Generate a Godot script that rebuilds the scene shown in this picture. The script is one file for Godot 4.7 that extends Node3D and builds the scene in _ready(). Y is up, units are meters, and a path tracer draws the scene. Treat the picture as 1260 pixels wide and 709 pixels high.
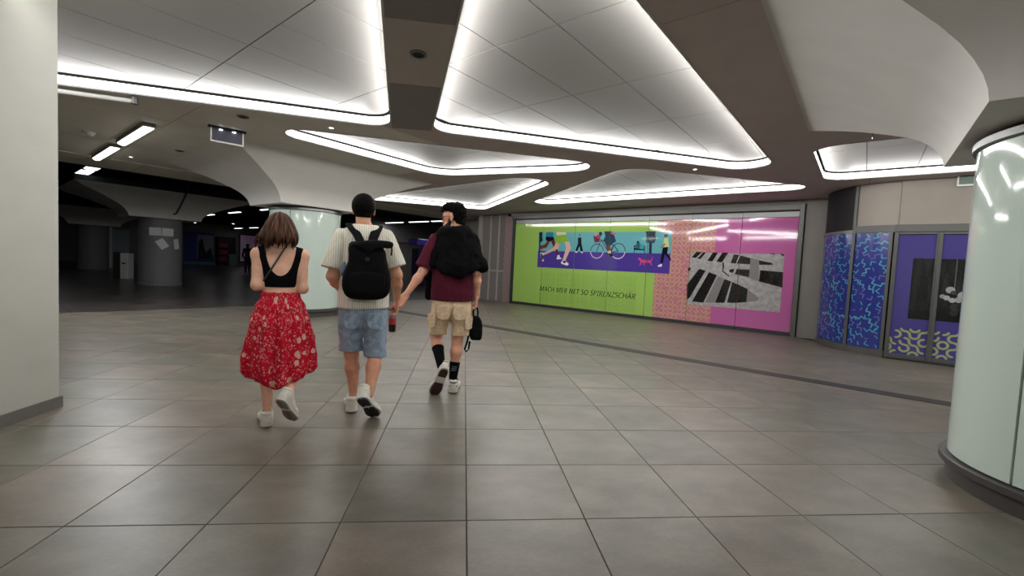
extends Node3D
# Underground passage: the hall's own axes are s (along the poster wall, world x) and t (away from the camera, world -z).
# The floor tiles lie at 45 degrees to the hall; tile(x, z) turns tile coordinates into hall coordinates.

const R2 := 0.70710678
const CEIL := 3.0
const TILE := 0.6
var M := {}
var taken := {}
var rng := RandomNumberGenerator.new()
var noise := FastNoiseLite.new()

# ---------------------------------------------------------------- set-up
func _ready() -> void:
	rng.seed = 7
	noise.seed = 3
	noise.frequency = 1.0
	noise.fractal_octaves = 2
	# camera
	var cam := Camera3D.new()
	cam.name = "camera"
	cam.position = Vector3(0, 1.26886581, 0)
	cam.rotation = Vector3(-0.0521119, PI / 4 - 0.1104179, 0.0491941)
	cam.fov = rad_to_deg(2.0 * atan(354.5 / 540.0))
	cam.near = 0.02
	cam.far = 200.0
	add_child(cam)
	cam.current = true
	# environment: a closed hall underground, no sky
	var env := Environment.new()
	env.background_mode = Environment.BG_COLOR
	env.background_color = Color(0, 0, 0)
	env.tonemap_mode = Environment.TONE_MAPPER_LINEAR
	env.tonemap_exposure = EXPOSURE
	env.sdfgi_enabled = true
	env.ssao_enabled = true
	env.ssil_enabled = true
	var we := WorldEnvironment.new()
	we.name = "environment"
	we.environment = env
	add_child(we)
	materials()
	floors()
	ceiling()
	walls()
	coves()
	columns()
	hoarding()
	shop_front()
	dark_hall()
	small_fittings()
	people()

const EXPOSURE := 1.68
const STRIP_GLOW := 4.0
const STRIP_LIGHT := 0.55

# ---------------------------------------------------------------- helpers
func V(s: float, y: float, t: float) -> Vector3:
	return Vector3(s, y, -t)

func tile(x: float, z: float) -> Vector2:      # tile coordinates -> (s, t)
	return Vector2((x + z) * R2, (x - z) * R2)

func numbered(called: String) -> String:
	if not taken.has(called):
		taken[called] = 0
		return called
	taken[called] += 1
	return "%s_%03d" % [called, taken[called]]

func tag(o: Node, label: String, category: String, group := "") -> void:
	o.set_meta("label", label)
	o.set_meta("category", category)
	if group != "":
		o.set_meta("group", group)

func thing(called: String, label: String, category: String, at := Vector3.ZERO, turn := 0.0, group := "") -> Node3D:
	var o := Node3D.new()
	o.name = numbered(called)
	add_child(o)
	o.position = at
	o.rotation.y = turn
	tag(o, label, category, group)
	return o

func struct(called: String) -> Node3D:
	var o := Node3D.new()
	o.name = numbered(called)
	add_child(o)
	o.set_meta("kind", "structure")
	return o

func put(called: String, mesh: Mesh, m: Material, parent: Node = self) -> MeshInstance3D:
	var o := MeshInstance3D.new()
	o.mesh = mesh
	o.material_override = m
	if parent == self:
		o.name = numbered(called)
		add_child(o)
	else:
		o.name = called
		parent.add_child(o, true)
	return o

func tri(st: SurfaceTool, a: Vector3, b: Vector3, c: Vector3, n: Vector3, ua := Vector2.ZERO, ub := Vector2.ZERO, uc := Vector2.ZERO) -> void:
	if (b - a).cross(c - a).dot(n) > 0.0:
		var p := b
		b = c
		c = p
		var q := ub
		ub = uc
		uc = q
	st.set_normal(n); st.set_uv(ua); st.add_vertex(a)
	st.set_normal(n); st.set_uv(ub); st.add_vertex(b)
	st.set_normal(n); st.set_uv(uc); st.add_vertex(c)

func quad(st: SurfaceTool, a: Vector3, b: Vector3, c: Vector3, d: Vector3, n: Vector3, uv := [Vector2(0, 1), Vector2(1, 1), Vector2(1, 0), Vector2(0, 0)]) -> void:
	tri(st, a, b, c, n, uv[0], uv[1], uv[2])
	tri(st, a, c, d, n, uv[0], uv[2], uv[3])

# smooth quad with a normal for each corner
func squad(st: SurfaceTool, p: Array, n: Array, uv: Array) -> void:
	for k in [[0, 1, 2], [0, 2, 3]]:
		var a: Vector3 = p[k[0]]
		var b: Vector3 = p[k[1]]
		var c: Vector3 = p[k[2]]
		var nn: Vector3 = n[k[0]] + n[k[1]] + n[k[2]]
		var order: Array = [k[0], k[1], k[2]]
		if (b - a).cross(c - a).dot(nn) > 0.0:
			order = [k[0], k[2], k[1]]
		for q in order:
			st.set_normal(n[q]); st.set_uv(uv[q]); st.add_vertex(p[q])

func begin() -> SurfaceTool:
	var st := SurfaceTool.new()
	st.begin(Mesh.PRIMITIVE_TRIANGLES)
	return st

# box with chamfered edges
func add_box(st: SurfaceTool, lo: Vector3, hi: Vector3, ch := 0.0) -> void:
	var c := minf(ch, minf(hi.x - lo.x, minf(hi.y - lo.y, hi.z - lo.z)) * 0.45)
	var ax := [Vector3.RIGHT, Vector3.UP, Vector3.BACK]
	var mid := (lo + hi) / 2
	var h := (hi - lo) / 2
	for a in 3:
		var u: int = (a + 1) % 3
		var w: int = (a + 2) % 3
		for sg in [-1.0, 1.0]:
			var o: Vector3 = mid + ax[a] * h[a] * sg
			var du: Vector3 = ax[u] * (h[u] - c)
			var dw: Vector3 = ax[w] * (h[w] - c)
			quad(st, o - du - dw, o + du - dw, o + du + dw, o - du + dw, ax[a] * sg)
	if c <= 0.0:
		return
	for a in 3:
		var u: int = (a + 1) % 3
		var w: int = (a + 2) % 3
		for su in [-1.0, 1.0]:
			for sw in [-1.0, 1.0]:
				var n: Vector3 = (ax[u] * su + ax[w] * sw).normalized()
				var p1: Vector3 = mid + ax[u] * su * h[u] + ax[w] * sw * (h[w] - c)
				var p2: Vector3 = mid + ax[u] * su * (h[u] - c) + ax[w] * sw * h[w]
				var da: Vector3 = ax[a] * (h[a] - c)
				quad(st, p1 - da, p2 - da, p2 + da, p1 + da, n)
	for sx in [-1.0, 1.0]:
		for sy in [-1.0, 1.0]:
			for sz in [-1.0, 1.0]:
				var s3 := Vector3(sx, sy, sz)
				var p := mid + h * s3
				tri(st, p - Vector3(0, sy * c, sz * c), p - Vector3(sx * c, 0, sz * c), p - Vector3(sx * c, sy * c, 0), s3.normalized())

func box_mesh(lo: Vector3, hi: Vector3, ch := 0.0) -> ArrayMesh:
	var st := begin()
	add_box(st, lo, hi, ch)
	return st.commit()

# box between hall coordinates (s0..s1, y0..y1, t0..t1)
func hbox(called: String, s0: float, s1: float, y0: float, y1: float, t0: float, t1: float, m: Material, parent: Node = self, ch := 0.0) -> MeshInstance3D:
	return put(called, box_mesh(Vector3(minf(s0, s1), y0, -maxf(t0, t1)), Vector3(maxf(s0, s1), y1, -minf(t0, t1)), ch), m, parent)

# prism over a polygon in (s, t)
func add_prism(st: SurfaceTool, poly: PackedVector2Array, y0: float, y1: float) -> void:
	var idx := Geometry2D.triangulate_polygon(poly)
	for k in range(0, idx.size(), 3):
		var a := poly[idx[k]]
		var b := poly[idx[k + 1]]
		var c := poly[idx[k + 2]]
		tri(st, V(a.x, y0, a.y), V(b.x, y0, b.y), V(c.x, y0, c.y), Vector3.DOWN, a, b, c)
		tri(st, V(a.x, y1, a.y), V(b.x, y1, b.y), V(c.x, y1, c.y), Vector3.UP, a, b, c)
	var sg := 1.0 if not Geometry2D.is_polygon_clockwise(poly) else -1.0
	for i in poly.size():
		var a := poly[i]
		var b := poly[(i + 1) % poly.size()]
		if a.distance_to(b) < 1e-6:
			continue
		var n2 := Vector2((b - a).y, -(b - a).x).normalized() * sg
		quad(st, V(a.x, y0, a.y), V(b.x, y0, b.y), V(b.x, y1, b.y), V(a.x, y1, a.y), V(n2.x, 0, n2.y))

func prism(poly: PackedVector2Array, y0: float, y1: float) -> ArrayMesh:
	var st := begin()
	add_prism(st, poly, y0, y1)
	return st.commit()

# turned shape about the y axis: profile of (radius, y)
func lathe(profile: Array, seg := 48, a0 := 0.0, a1 := TAU, smooth := false) -> ArrayMesh:
	var st := begin()
	add_lathe(st, profile, seg, a0, a1, smooth)
	return st.commit()

func add_lathe(st: SurfaceTool, profile: Array, seg := 48, a0 := 0.0, a1 := TAU, smooth := false, at := Vector3.ZERO) -> void:
	var total := 0.0
	for i in profile.size() - 1:
		total += profile[i].distance_to(profile[i + 1])
	var run := 0.0
	var nrm := []
	for i in profile.size() - 1:
		var d: Vector2 = profile[i + 1] - profile[i]
		nrm.append(Vector2(d.y, -d.x).normalized())
	for i in profile.size() - 1:
		var p: Vector2 = profile[i]
		var q: Vector2 = profile[i + 1]
		var n0: Vector2 = nrm[i]
		var n1: Vector2 = nrm[i]
		if smooth:
			if i > 0: n0 = (nrm[i - 1] + nrm[i]).normalized()
			if i < nrm.size() - 1: n1 = (nrm[i + 1] + nrm[i]).normalized()
		var v0 := run / total
		run += p.distance_to(q)
		var v1 := run / total
		for k in seg:
			var u0 := float(k) / seg
			var u1 := float(k + 1) / seg
			var b0 := lerpf(a0, a1, u0)
			var b1 := lerpf(a0, a1, u1)
			var d0 := Vector3(cos(b0), 0, sin(b0))
			var d1 := Vector3(cos(b1), 0, sin(b1))
			squad(st, [at + d0 * p.x + Vector3.UP * p.y, at + d1 * p.x + Vector3.UP * p.y, at + d1 * q.x + Vector3.UP * q.y, at + d0 * q.x + Vector3.UP * q.y],
				[d0 * n0.x + Vector3.UP * n0.y, d1 * n0.x + Vector3.UP * n0.y, d1 * n1.x + Vector3.UP * n1.y, d0 * n1.x + Vector3.UP * n1.y],
				[Vector2(u0, 1 - v0), Vector2(u1, 1 - v0), Vector2(u1, 1 - v1), Vector2(u0, 1 - v1)])

# round tube along points
func add_tube(st: SurfaceTool, pts: Array, r: float, sides := 8, r_end := -1.0) -> void:
	if r_end < 0.0: r_end = r
	var rings := []
	var up := Vector3.UP
	for i in pts.size():
		var d: Vector3 = (pts[mini(i + 1, pts.size() - 1)] - pts[maxi(i - 1, 0)]).normalized()
		if absf(d.dot(up)) > 0.95: up = Vector3.RIGHT
		var x := d.cross(up).normalized()
		var y := x.cross(d).normalized()
		up = y
		var ring := []
		var rr := lerpf(r, r_end, float(i) / maxi(1, pts.size() - 1))
		for k in sides:
			var a := TAU * k / sides
			ring.append([pts[i] + (x * cos(a) + y * sin(a)) * rr, x * cos(a) + y * sin(a)])
		rings.append([ring, d])
	for i in pts.size() - 1:
		for k in sides:
			var a: Array = rings[i][0][k]
			var b: Array = rings[i][0][(k + 1) % sides]
			var c: Array = rings[i + 1][0][(k + 1) % sides]
			var d: Array = rings[i + 1][0][k]
			squad(st, [a[0], b[0], c[0], d[0]], [a[1], b[1], c[1], d[1]], [Vector2.ZERO, Vector2.ZERO, Vector2.ZERO, Vector2.ZERO])
	for e in [0, pts.size() - 1]:
		var n: Vector3 = rings[e][1] * (-1.0 if e == 0 else 1.0)
		for k in sides:
			tri(st, pts[e], rings[e][0][k][0], rings[e][0][(k + 1) % sides][0], n)

func tube(pts: Array, r: float, sides := 8, r_end := -1.0) -> ArrayMesh:
	var st := begin()
	add_tube(st, pts, r, sides, r_end)
	return st.commit()

# flat band along points; wide[i] is half the width at each point
func ribbon(pts: Array, wide: Array, thick: float, face: Array) -> ArrayMesh:
	var st := begin()
	var sec := []
	for i in pts.size():
		var n: Vector3 = face[i].normalized()
		var h: Vector3 = wide[i]
		sec.append([pts[i] - h, pts[i] + h, pts[i] + h + n * thick, pts[i] - h + n * thick, n])
	for i in pts.size() - 1:
		for k in 4:
			var a: Vector3 = sec[i][k]
			var b: Vector3 = sec[i][(k + 1) % 4]
			var c: Vector3 = sec[i + 1][(k + 1) % 4]
			var d: Vector3 = sec[i + 1][k]
			var mid: Vector3 = (sec[i][0] + sec[i][2] + sec[i + 1][0] + sec[i + 1][2]) / 4
			var n := (b - a).cross(d - a).normalized()
			if n.dot((a + b + c + d) / 4 - mid) < 0: n = -n
			quad(st, a, b, c, d, n)
	for e in [0, pts.size() - 1]:
		var dd: Vector3 = (pts[1] - pts[0]) if e == 0 else (pts[-1] - pts[-2])
		quad(st, sec[e][0], sec[e][1], sec[e][2], sec[e][3], dd.normalized() * (-1.0 if e == 0 else 1.0))
	return st.commit()

# a stuffed cushion over an outline in (x, y): flat-ish front and back, rounded rim
func pillow(outline: Array, zc: float, depth: float, sharp := 3.0, flat_back := 1.0, subdiv := 3) -> ArrayMesh:
	var o := PackedVector2Array()
	for i in outline.size():
		for k in subdiv:
			var p0: Vector2 = outline[(i - 1 + outline.size()) % outline.size()]
			var p1: Vector2 = outline[i]
			var p2: Vector2 = outline[(i + 1) % outline.size()]
			var p3: Vector2 = outline[(i + 2) % outline.size()]
			o.append(p1.cubic_interpolate(p2, p0, p3, float(k) / subdiv))
	var c := Vector2.ZERO
	for p in o: c += p
	c /= o.size()
	var rings := [0.0, 0.35, 0.6, 0.78, 0.9, 0.97, 1.0]
	var vs := PackedVector3Array()
	var ix := PackedInt32Array()
	var n := o.size()
	for side in [1.0, -1.0]:
		var base := vs.size()
		for f in rings:
			var z: float = pow(maxf(0.0, 1.0 - pow(f, sharp)), 1.0 / sharp) * depth * (1.0 if side > 0 else flat_back) * side
			for p in o:
				var q: Vector2 = c + (p - c) * f
				vs.append(Vector3(q.x, q.y, zc + z + 0.004 * noise.get_noise_3d(q.x * 18, q.y * 18, side * 3) * (1 - f * f)))
		for r in rings.size() - 1:
			for k in n:
				var a := base + r * n + k
				var b := base + r * n + (k + 1) % n
				var d := base + (r + 1) * n + k
				var e := base + (r + 1) * n + (k + 1) % n
				for t3 in [[a, b, e], [a, e, d]]:
					var cr := (vs[t3[1]] - vs[t3[0]]).cross(vs[t3[2]] - vs[t3[0]])
					ix.append_array([t3[0], t3[2], t3[1]] if cr.z * side > 0 else [t3[0], t3[1], t3[2]])
	return indexed(vs, ix)

func indexed(vs: PackedVector3Array, ix: PackedInt32Array, uv := PackedVector2Array()) -> ArrayMesh:
	var nr := PackedVector3Array()
	nr.resize(vs.size())
	for k in range(0, ix.size(), 3):
		var a := vs[ix[k]]
		var n := (vs[ix[k + 2]] - a).cross(vs[ix[k + 1]] - a)
		nr[ix[k]] += n
		nr[ix[k + 1]] += n
		nr[ix[k + 2]] += n
	for k in nr.size():
		nr[k] = nr[k].normalized() if nr[k].length() > 1e-12 else Vector3.UP
	var arr := []
	arr.resize(Mesh.ARRAY_MAX)
	arr[Mesh.ARRAY_VERTEX] = vs
	arr[Mesh.ARRAY_NORMAL] = nr
	arr[Mesh.ARRAY_INDEX] = ix
	if uv.size() == vs.size():
		arr[Mesh.ARRAY_TEX_UV] = uv
	var m := ArrayMesh.new()
	m.add_surface_from_arrays(Mesh.PRIMITIVE_TRIANGLES, arr)
	return m

# a grid surface p(u, v), closed in u when wrap
func grid_mesh(f: Callable, nu: int, nv: int, wrap := true, flip := false) -> ArrayMesh:
	var vs := PackedVector3Array()
	var uv := PackedVector2Array()
	var ix := PackedInt32Array()
	for j in nv + 1:
		for i in nu + 1:
			vs.append(f.call(float(i) / nu, float(j) / nv))
			uv.append(Vector2(float(i) / nu, float(j) / nv))
	for j in nv:
		for i in nu:
			var a := j * (nu + 1) + i
			var b := a + 1
			var c := a + nu + 1
			var d := c + 1
			ix.append_array([a, b, d, a, d, c] if flip else [a, d, b, a, c, d])
	var m := indexed(vs, ix, uv)
	if wrap:   # make the seam smooth
		var arr := m.surface_get_arrays(0)
		var nr: PackedVector3Array = arr[Mesh.ARRAY_NORMAL]
		for j in nv + 1:
			var s := (nr[j * (nu + 1)] + nr[j * (nu + 1) + nu]).normalized()
			nr[j * (nu + 1)] = s
			nr[j * (nu + 1) + nu] = s
		arr[Mesh.ARRAY_NORMAL] = nr
		m = ArrayMesh.new()
		m.add_surface_from_arrays(Mesh.PRIMITIVE_TRIANGLES, arr)
	return m

# ---------------------------------------------------------------- materials
func mat(c: Color, rough := 0.6, metal := 0.0, tex: Texture2D = null) -> StandardMaterial3D:
	var m := StandardMaterial3D.new()
	m.albedo_color = c
	m.roughness = rough
	m.metallic = metal
	m.albedo_texture = tex
	return m

func rgb(r: int, g: int, b: int) -> Color:
	return Color(r / 255.0, g / 255.0, b / 255.0)

func glow(c: Color, e: float) -> StandardMaterial3D:
	var m := mat(Color(0.9, 0.9, 0.9), 0.5)
	m.emission_enabled = true
	m.emission = c
	m.emission_energy_multiplier = e
	return m

# a seamless noise picture turned into colours between two ends, tinted around white
func cloud_tex(size: int, freq: float, lo: Color, hi: Color, seed_no: int, octaves := 4, stretch := Vector2.ONE, gain := 1.6) -> ImageTexture:
	var n := FastNoiseLite.new()
	n.seed = seed_no
	n.frequency = freq
	n.fractal_octaves = octaves
	var src := n.get_seamless_image(size, size)
	src.convert(Image.FORMAT_RGB8)
	var im := Image.create(size, size, false, Image.FORMAT_RGB8)
	for y in size:
		for x in size:
			var v := src.get_pixel(int(x * stretch.x) % size, int(y * stretch.y) % size).r
			im.set_pixel(x, y, lo.lerp(hi, clampf(0.5 + (v - 0.5) * gain, 0, 1)))
	return ImageTexture.create_from_image(im)

func triplanar(m: StandardMaterial3D, scale: float, world := false) -> StandardMaterial3D:
	m.uv1_triplanar = true
	m.uv1_world_triplanar = world
	m.uv1_scale = Vector3.ONE * scale
	return m

func materials() -> void:
	var stone := floor_tex()
	for k in 4:
		var tint: Color = [rgb(134, 124, 112), rgb(126, 119, 108), rgb(139, 127, 115), rgb(129, 124, 112)][k]
		var m := mat(tint, 0.36, 0.0, stone)
		m.metallic_specular = 0.5
		M["tile%d" % k] = m
	M.grout = mat(rgb(66, 63, 60), 0.9)
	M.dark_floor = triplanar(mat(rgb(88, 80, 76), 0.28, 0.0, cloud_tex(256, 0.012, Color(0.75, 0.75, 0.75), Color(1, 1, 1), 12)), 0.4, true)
	M.drain = mat(rgb(50, 47, 45), 0.5, 0.3)
	var plaster := cloud_tex(256, 0.02, Color(0.975, 0.975, 0.975), Color(1, 1, 1), 5)
	M.board0 = triplanar(mat(rgb(188, 176, 173), 0.75, 0.0, plaster), 0.5, true)
	M.board1 = triplanar(mat(rgb(182, 175, 170), 0.75, 0.0, plaster), 0.5, true)
	M.board3 = triplanar(mat(rgb(210, 205, 196), 0.7, 0.0, plaster), 0.5, true)  # paler tone stands in for the sideways glow of the tube lamps
	M.board2 = triplanar(mat(rgb(140, 134, 134), 0.75, 0.0, plaster), 0.5, true)
	M.slab = mat(rgb(50, 49, 48), 0.9)
	M.panel = mat(rgb(148, 145, 142), 0.6)
	M.rim = mat(rgb(180, 180, 178), 0.5)
	M.housing = mat(rgb(40, 39, 38), 0.8)
	M.strip = glow(Color(1.0, 0.995, 0.985), STRIP_GLOW)
	M.white_wall = triplanar(mat(rgb(172, 172, 163), 0.7, 0.0, plaster), 0.6, true)
	M.skirting = mat(rgb(96, 93, 88), 0.5)
	M.capital = triplanar(mat(rgb(206, 203, 198), 0.7, 0.0, plaster), 0.5, true)
	M.cladding = mat(rgb(198, 212, 203), 0.06)
	M.cladding.metallic_specular = 0.5
	M.core = mat(rgb(20, 21, 21), 0.6)
	M.plinth = mat(rgb(74, 71, 69), 0.45, 0.2)
	M.steel = mat(rgb(118, 118, 118), 0.4, 0.85)
	M.frame = mat(rgb(92, 92, 90), 0.45, 0.4)
	M.frame_dark = mat(rgb(56, 57, 60), 0.45, 0.4)
	M.black = mat(rgb(14, 14, 15), 0.6)
	M.beige = triplanar(mat(rgb(152, 144, 135), 0.7, 0.0, plaster), 0.5, true)
	M.grey_wall = triplanar(mat(rgb(132, 127, 122), 0.75, 0.0, plaster), 0.5, true)
	M.dark_wall = triplanar(mat(rgb(136, 132, 128), 0.8, 0.0, plaster), 0.3, true)
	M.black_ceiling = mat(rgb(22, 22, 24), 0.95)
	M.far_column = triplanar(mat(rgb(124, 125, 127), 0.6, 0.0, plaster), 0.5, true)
	M.far_capital = triplanar(mat(rgb(206, 203, 198), 0.7, 0.0, plaster), 0.5, true)
	M.paper = mat(rgb(225, 225, 225), 0.8)
	M.tube_light = glow(Color(1, 0.985, 0.95), 3.0)
	M.far_light = glow(Color(0.95, 0.98, 1.0), 1.6)
	M.spot = glow(Color(0.95, 0.98, 1.0), 5.0)
	M.white_plastic = mat(rgb(225, 225, 222), 0.4)
	M.soffit = mat(rgb(228, 222, 206), 0.5)
	M.bare_plaster = triplanar(mat(rgb(118, 112, 107), 0.85, 0.0, plaster), 0.9, true)
	M.filler = mat(rgb(154, 150, 147), 0.85)
	M.pinkish = mat(rgb(138, 116, 116), 0.6)
	M.fascia = mat(rgb(150, 151, 151), 0.35)
	M.grey_plastic = mat(rgb(105, 104, 102), 0.5)

func floor_tex() -> ImageTexture:
	# fired stone: long faint streaks and soft blotches
	var size := 800
	var a := FastNoiseLite.new(); a.seed = 11; a.frequency = 0.005; a.fractal_octaves = 4
	var b := FastNoiseLite.new(); b.seed = 21; b.frequency = 0.025; b.fractal_octaves = 4
	var c := FastNoiseLite.new(); c.seed = 31; c.frequency = 0.15; c.fractal_octaves = 2
	var im := Image.create(size, size, false, Image.FORMAT_RGB8)
	for y in size:
		for x in size:
			var v := 0.88 + 0.10 * a.get_noise_2d(x * 0.8, y * 1.4) + 0.09 * b.get_noise_2d(x * 0.3 + y * 0.2, y * 0.5 - x * 0.1) + 0.035 * c.get_noise_2d(x * 0.5, y)
			var w := 0.012 * a.get_noise_2d(x + 3000, y * 0.7)
			im.set_pixel(x, y, Color(clampf(v + w, 0, 1), clampf(v + 0.004, 0, 1), clampf(v - w - 0.006, 0, 1)))
	return ImageTexture.create_from_image(im)

# ---------------------------------------------------------------- floor
func tile_mesh(uv0: Vector2) -> ArrayMesh:
	var h := TILE / 2 - 0.0022
	var c := 0.0018
	var st := begin()
	var d := 0.010
	var k := 0.24
	var uvf := func(x: float, z: float) -> Vector2: return uv0 + Vector2(x / TILE + 0.5, z / TILE + 0.5) * k
	var top := [Vector3(-h + c, 0, -h + c), Vector3(h - c, 0, -h + c), Vector3(h - c, 0, h - c), Vector3(-h + c, 0, h - c)]
	var rim := [Vector3(-h, -c, -h), Vector3(h, -c, -h), Vector3(h, -c, h), Vector3(-h, -c, h)]
	quad(st, top[0], top[1], top[2], top[3], Vector3.UP, [uvf.call(-h, -h), uvf.call(h, -h), uvf.call(h, h), uvf.call(-h, h)])
	for i in 4:
		var j: int = (i + 1) % 4
		var out: Vector3 = ((rim[i] + rim[j]) / 2 * Vector3(1, 0, 1)).normalized()
		quad(st, rim[i], rim[j], top[j], top[i], (out + Vector3.UP).normalized(), [uv0, uv0, uv0, uv0])
		quad(st, rim[i] - Vector3.UP * d, rim[j] - Vector3.UP * d, rim[j], rim[i], out, [uv0, uv0, uv0, uv0])
	return st.commit()

func floors() -> void:
	var f := struct("floor")
	# grout bed below the tiles
	hbox("bed", -11.2, 10.0, -0.2, -0.006, -8.0, 12.6, M.grout, f)
	var meshes := []
	for k in 8:
		meshes.append(tile_mesh(Vector2(0.25 * (k % 4) + 0.004, 0.30 * (k / 4) + 0.05 * (k % 4))))
	var seen := []
	var rest := []
	var eye := Vector3(0, 1.26886581, 0)
	var back := Basis.from_euler(Vector3(-0.0521119, PI / 4 - 0.1104179, 0.0491941)).inverse()
	for i in range(-30, 34):
		for j in range(-18, 34):
			var p := tile(0.06455 + (i + 0.5) * TILE, -(2.10958 + (j + 0.5) * TILE))
			if p.x < -11.61 or p.x > 9.6 or p.y < -7.6 or p.y > 12.2:
				continue
			if p.y > 11.75 and p.x > -9.2:
				continue
			if p.x > -0.9 and p.y > 10.6:
				continue
			var q := back * (V(p.x, 0, p.y) - eye)
			var size := 0.0
			if q.z < -0.6:
				var u := Vector2(q.x, q.y) / -q.z * 540.0
				if absf(u.x) < 690 and absf(u.y) < 420:
					size = 1.0 / (q.z * q.z * -q.z)
			if size > 0.0: seen.append([size, p])
			else: rest.append(p)
	seen.sort_custom(func(a, b): return a[0] > b[0])
	for k in range(300, seen.size()):
		rest.append(seen[k][1])
	for k in mini(300, seen.size()):
		var p: Vector2 = seen[k][1]
		var o := put("tile", meshes[rng.randi() % 8], M["tile%d" % (rng.randi() % 4)], f)
		o.position = V(p.x, rng.randf_range(-0.0006, 0.0), p.y)
		o.rotation.y = PI / 4 + (PI if rng.randf() < 0.5 else 0.0)
	for q in 4:
		var st := begin()
		for k in range(q, rest.size(), 4):
			var p: Vector2 = rest[k]
			st.append_from(meshes[(k * 7) % 8], 0, Transform3D(Basis(Vector3.UP, PI / 4), V(p.x, 0, p.y)))
		var o := put("tile_field", st.commit(), M["tile%d" % q], f)
		o.set_meta("kind", "stuff")
	# the floor drain that runs parallel to the poster wall
	var tr := struct("trim_1")
	hbox("drain_cover", -11.2, 9.0, -0.01, 0.004, 6.53, 6.77, M.drain, tr, 0.002)
	# dark floor of the disused hall
	var df := struct("floor")
	hbox("bed", -23.2, -11.2, -0.2, -0.006, -12.0, 26.0, M.grout, df)
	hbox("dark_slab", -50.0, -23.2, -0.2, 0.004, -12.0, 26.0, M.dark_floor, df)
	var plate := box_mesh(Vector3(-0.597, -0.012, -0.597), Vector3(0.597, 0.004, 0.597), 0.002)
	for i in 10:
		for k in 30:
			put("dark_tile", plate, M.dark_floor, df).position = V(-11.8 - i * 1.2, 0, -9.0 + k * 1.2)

# ---------------------------------------------------------------- light coves: outlines in tile coordinates [x, z, corner radius]
const COVES := [
	["white triangular light cove with glowing rim beside the white pier", [[-1.03, -6.05, 0.32], [-6.3, -5.13, 0.35], [-0.42, -1.75, 0.3]]],
	["largest white triangular light cove, pointing at the shop doors, over open floor", [[-0.515, -6.04, 0.3], [5.32, -6.99, 0.38], [0.07, -1.85, 0.25]]],
	["flat boomerang-shaped light cove between the green-clad column and the large triangular cove", [[-3.197, -6.34, 0.33], [-0.588, -9.13, 0.6], [3.09, -7.195, 0.46]]],
	["small light cove above the far end of the hall beside the green poster", [[-3.245, -13.44, 0.2], [0.574, -14.25, 0.35], [2.166, -7.22, 0.55]]],
	["long light cove running along the poster wall", [[2.59, -7.16, 0.5], [1.58, -12.76, 0.36], [6.73, -7.61, 0.32]]],
]

func rounded(corners: Array) -> PackedVector2Array:   # corners [Vector2, radius] -> polygon, counter-clockwise in (s, t)
	var out := PackedVector2Array()
	var n := corners.size()
	for i in n:
		var p: Vector2 = corners[i][0]
		var r: float = corners[i][1]
		var a: Vector2 = (corners[(i - 1 + n) % n][0] - p).normalized()
		var b: Vector2 = (corners[(i + 1) % n][0] - p).normalized()
		var half := acos(clampf(a.dot(b), -1, 1)) / 2
		var d := r / tan(half)
		var c := p + (a + b).normalized() * (r / sin(half))
		var v0 := p + a * d - c
		var v1 := p + b * d - c
		var turn := v0.angle_to(v1)
		for k in 11:
			out.append(c + v0.rotated(turn * k / 10.0))
	if Geometry2D.is_polygon_clockwise(out):
		out.reverse()
	return out

func inset(poly: PackedVector2Array, d: float) -> PackedVector2Array:   # vertex-wise, for rounded outlines
	var out := PackedVector2Array()
	var n := poly.size()
	for i in n:
		var a := (poly[i] - poly[(i - 1 + n) % n]).normalized()
		var b := (poly[(i + 1) % n] - poly[i]).normalized()
		var t := (a + b).normalized()
		out.append(poly[i] + Vector2(-t.y, t.x) * d)
	return out

func ring_wall(a: PackedVector2Array, y0: float, b: PackedVector2Array, y1: float, inward: bool) -> ArrayMesh:
	var st := begin()
	var n := a.size()
	for i in n:
		var j := (i + 1) % n
		var n0 := (inset(PackedVector2Array([a[(i - 1 + n) % n], a[i], a[j]]), 1.0)[1] - a[i]).normalized()
		var n1 := (inset(PackedVector2Array([a[i], a[j], a[(j + 1) % n]]), 1.0)[1] - a[j]).normalized()
		if not inward:
			n0 = -n0
			n1 = -n1
		squad(st, [V(a[i].x, y0, a[i].y), V(a[j].x, y0, a[j].y), V(b[j].x, y1, b[j].y), V(b[i].x, y1, b[i].y)],
			[V(n0.x, 0, n0.y), V(n1.x, 0, n1.y), V(n1.x, 0, n1.y), V(n0.x, 0, n0.y)], [Vector2.ZERO, Vector2.ZERO, Vector2.ZERO, Vector2.ZERO])
	return st.commit()

var cove_outlines := []

func cove_list() -> Array:
	var out := []
	for c in COVES:
		var cs := []
		for k in c[1]:
			cs.append([tile(k[0], k[1]), k[2]])
		out.append([c[0], cs])
	var box := func(s0: float, s1: float, t0: float, t1: float) -> Array:
		return [[Vector2(s0, t0), 0.35], [Vector2(s1, t0), 0.35], [Vector2(s1, t1), 0.35], [Vector2(s0, t1), 0.35]]
	out.append(["light cove with rounded corner in front of the shop with purple doors", box.call(-0.68, 5.2, 6.95, 9.4)])
	# unseen coves behind the photographer; the second enlarged to light the near capital
	out.append(["light cove over the floor behind the photographer, near the pier", box.call(-3.0, -0.4, -6.6, -4.4)])
	out.append(["light cove over the floor behind the photographer, away from the pier", box.call(-0.4, 6.0, -2.6, 1.1)])
	out.append(["added unseen light cove beyond the column that stands by the shop", box.call(3.9, 8.6, 1.8, 5.8)])  # added out of view to light the near face of the capital
	return out

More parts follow.
